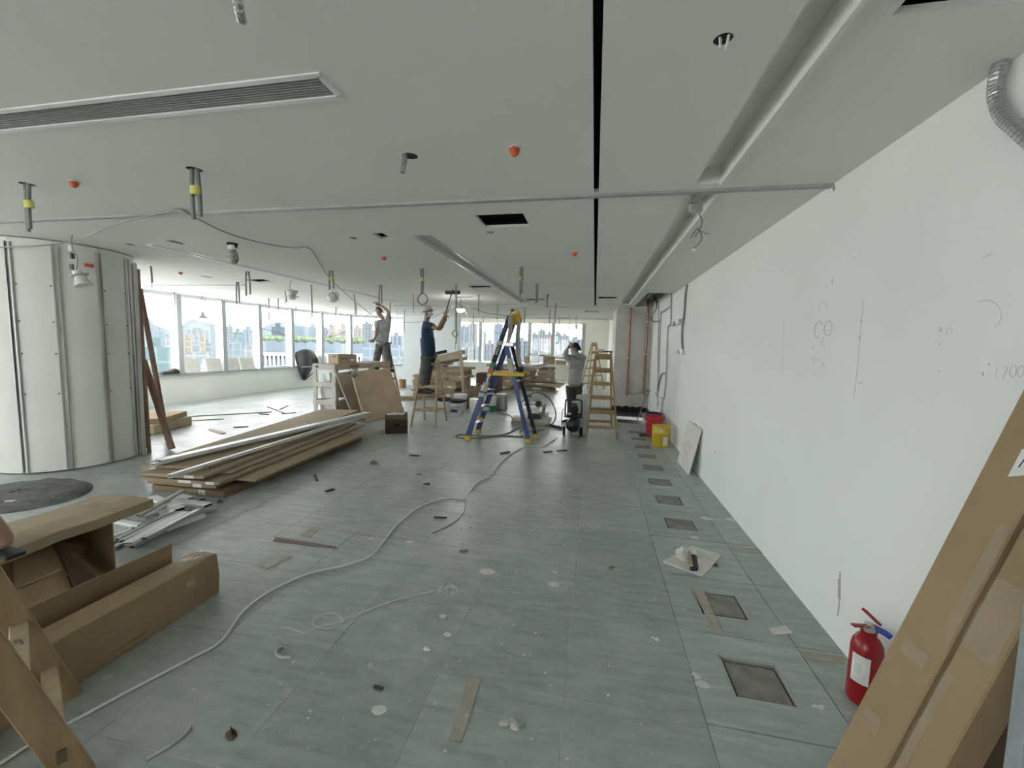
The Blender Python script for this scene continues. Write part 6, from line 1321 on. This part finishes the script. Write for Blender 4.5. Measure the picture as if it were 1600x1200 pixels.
hill([(392, 530), (405, 514), (425, 505), (450, 502), (470, 506), (490, 517), (505, 527)], 2900, 'broad pale hill in the fourth and fifth left windows', M_hill)
gm = MB().box(-6000, 3000, -2500, 8000, ZG-1, ZG); 
struct(gm.build('ground', mat('city_ground', (.36,.36,.35), .9, var=.2, scale=.02, world=True)), 'city ground far below')
# ================================================================== CABLES AND LITTER ON THE FLOOR
def gp(pts, z=.008): return [G(x, y, z) for x, y in pts]
cable(gp([(-10, 1200), (60, 1155), (130, 1118), (210, 1075), (300, 1028), (345, 1002), (380, 955), (420, 925), (480, 897), (540, 883), (580, 868), (600, 845), (625, 815), (660, 790), (700, 778), (725, 780), (732, 770), (745, 755), (768, 742), (780, 725), (800, 708), (825, 695)]), .0065, 'long white cable snaking across the floor from lower left to blue ladder', M_wcable, 'floor_cable')
cable(gp([(825, 696), (848, 697), (860, 691), (870, 684)]), .007, 'short white cable end right of the blue ladder foot', M_wcable, 'floor_cable')
cable(gp([(728, 780), (726, 797), (715, 812), (700, 822), (676, 833)], .004), .004, 'thin grey wire curling on floor under the long white cable', M_cable, 'floor_cable')
cable(gp([(716, 683), (712, 682), (722, 679), (760, 681), (790, 678), (812, 668), (818, 670), (812, 676), (816, 682), (790, 681), (750, 684), (722, 684), (716, 683)]), .012, 'looped dark hose lying under the blue stepladder', M_cond, 'floor_cable')
cable(gp([(818, 669), (840, 672), (850, 671), (838, 674)]), .010, 'dark hose end right of the blue ladder legs', M_cond, 'floor_cable')
cable(gp([(852, 662), (868, 665), (880, 671)]), .010, 'dark hose from the nail gun to the air compressor', M_dcable, 'floor_cable')
cable(gp([(778, 640), (783, 646), (795, 648), (800, 653)]), .008, 'dark wire from the grey tin across the floor', M_dcable, 'floor_cable')
cable(gp([(437, 982), (450, 981), (465, 986), (478, 988), (495, 980), (533, 971), (534, 967), (525, 959), (510, 959), (492, 967), (489, 975), (498, 981), (525, 980), (540, 968), (570, 955), (610, 940), (640, 932), (675, 924)], .003), .0022, 'thin white string with a loop on the floor at centre', M_wcable, 'string', 8)
cable(gp([(675, 924), (690, 918), (682, 915), (693, 911), (684, 926), (700, 916), (710, 920), (704, 928), (716, 922), (702, 912), (697, 924)], .004), .0022, 'tangled thread knot at the end of the white string', M_wcable, 'string', 4)
cable(gp([(229, 1186), (262, 1167), (285, 1150), (298, 1136)], .006), .006, 'short pale rod lying on floor at the bottom left', M_rag, 'rod')
cable(gp([(443, 1010), (433, 1014), (432, 1022), (440, 1027), (455, 1027)], .006), .007, 'curled white plastic strip on the floor below the white string', M_rag, 'plastic_strip')
def crumple(px, py, w_, h_, m_, lab, cat='scrap', name='crumpled_scrap', n_=5):
    c = G(px, py); mb = MB()
    for k in range(max(2, n_-2)):
        a = random.uniform(0, 6.28); p = c+V(math.cos(a), math.sin(a), 0)*w_*.22; N, Mm = 8, 4; rows_ = []
        rx, ry = w_*random.uniform(.22, .42), w_*random.uniform(.15, .3)
        for i in range(Mm):
            f = 1-i/(Mm-1)*.85; rows_.append([p+V(rx*f*math.cos(2*math.pi*q/N)*random.uniform(.55, 1.3), ry*f*math.sin(2*math.pi*q/N)*random.uniform(.55, 1.3), .001+h_*(i/(Mm-1))*random.uniform(.5, 1.1)) for q in range(N)])
        rows_ = [r_+[r_[0]] for r_ in rows_]; rows_.append([p+V(0, 0, h_*.7)]*(N+1)); mb.grid(rows_)
    return tag(mb.build(name, m_), lab, cat)
M_leaf = mat('dried_brown_scrap', (.10,.065,.05), .9, var=.2, scale=20); M_drab = mat('drab_scrap', (.16,.14,.12), .9, var=.2, scale=20)
crumple(366, 1149, .065, .03, M_leaf, 'dark brown crumpled scrap at the bottom left of the floor')
crumple(797, 1134, .09, .025, M_rag, 'grey torn rag scrap at the bottom centre of the floor', n_=7)
crumple(667, 1016, .04, .02, M_paper, 'small white crumpled paper in the middle of the floor')
crumple(1024, 998, .05, .015, M_paper, 'white plaster crumbs left of the first floor box')
crumple(955, 888, .06, .012, mat('olive_scrap', (.28,.26,.16), .9, var=.2, scale=20), 'pale olive scrap on the floor left of the plasterboard')
crumple(585, 724, .14, .03, M_drab, 'dark crumpled wrapper on floor before the brown carton')
crumple(667, 757, .09, .02, M_leaf, 'reddish dark scrap on floor left of the white cable')
crumple(655, 741, .08, .008, mat('olive_chip', (.20,.18,.10), .9, var=.2), 'flat olive chip on floor behind the reddish scrap')
crumple(343, 785, .06, .03, M_drab, 'dark chip at the near end of the long carton stack')
crumple(1040, 928, .05, .012, M_rag, 'pale flake left of the second floor box')
crumple(1087, 1042+15, .05, .004, M_paper, 'round white plaster splash left of the nearest floor box')
crumple(1280, 1104, .06, .004, M_paper, 'round white plaster splash right of the nearest floor box')
for k, (x0, y0, x1, y1, w_, m_) in enumerate([(300, 651, 425, 644, .03, M_redwood), (275, 659, 350, 655, .03, M_redwood), (228, 682, 282, 668, .04, M_dark), (365, 668, 388, 667, .04, M_drab), (640, 712, 655, 713, .03, M_dark), (782, 709, 796, 706, .04, M_dark), (849, 707, 863, 706, .03, M_drab), (437, 640, 450, 634, .03, M_dark), (418, 636, 445, 646, .025, M_dark), (405, 647, 420, 648, .04, M_drab), (508, 769, 522, 765, .02, M_dark), (440, 647, 462, 645, .025, M_dark), (678, 809, 698, 810, .015, M_dark), (718, 863, 731, 862, .02, M_drab), (585, 1075, 598, 1079, .012, M_dark), (492, 742, 496, 752, .02, M_dark), (870, 705, 885, 704, .03, M_drab), (790, 601, 803, 602, .06, M_black)]):
    a, b = G(x0, y0), G(x1, y1); tag(MB().beam(a+V(0, 0, .008), b+V(0, 0, .008), w_, .012).build('wood_stick', m_), 'loose thin stick or strip on the floor, %s in the litter' % (ORD[k]), 'stick', 'sticks and strips littering the floor')
flat([(325, 672), (345, 679), (353, 677), (330, 670)], .01, 'board_offcut', M_crate2, 'small brown board offcut on floor before the left windows', 'board')
flat([(1131, 756), (1140, 752), (1150, 755), (1140, 760)], .001, 'plaster_splash', M_paper, 'white plaster splash', 'splash') if False else None
for k, (x, y, r_) in enumerate([(1103, 810, .05), (1143, 812, .045), (1176, 858, .05), (1085, 840, .03), (1098, 1070, .03), (700, 992, .022), (692, 963, .02), (865, 913, .035), (867, 894, .015), (580, 842, .02), (640, 847, .03), (592, 1110, .03), (760, 893, .05)]):
    c = G(x, y); n_ = 11; tag(MB().prism([(c.x+r_*1.2*math.cos(2*math.pi*i/n_)*random.uniform(.75, 1.15), c.y+r_*.8*math.sin(2*math.pi*i/n_)*random.uniform(.75, 1.15)) for i in range(n_)], .001, .0022).build('plaster_splash', M_gyp), 'dried white plaster splash on the floor, %s in the litter' % ORD[k], 'splash', 'plaster splashes on the floor')
cr_ = MB()
for k in range(500):
    x, y = random.uniform(-1.9, .5), random.uniform(1.3, 6.2); r_ = random.uniform(.002, .008); z = .001
    cr_.prism([(x-r_, y-r_*.6), (x+r_, y-r_*.4), (x+r_*.4, y+r_)], z, z+r_*.6)
o = tag(cr_.build('plaster_crumbs', M_gyp), 'fine pale plaster crumbs scattered over the floor', 'debris'); o['kind'] = 'stuff'
for o in bpy.data.objects:
    if '_o' in o: del o['_o']
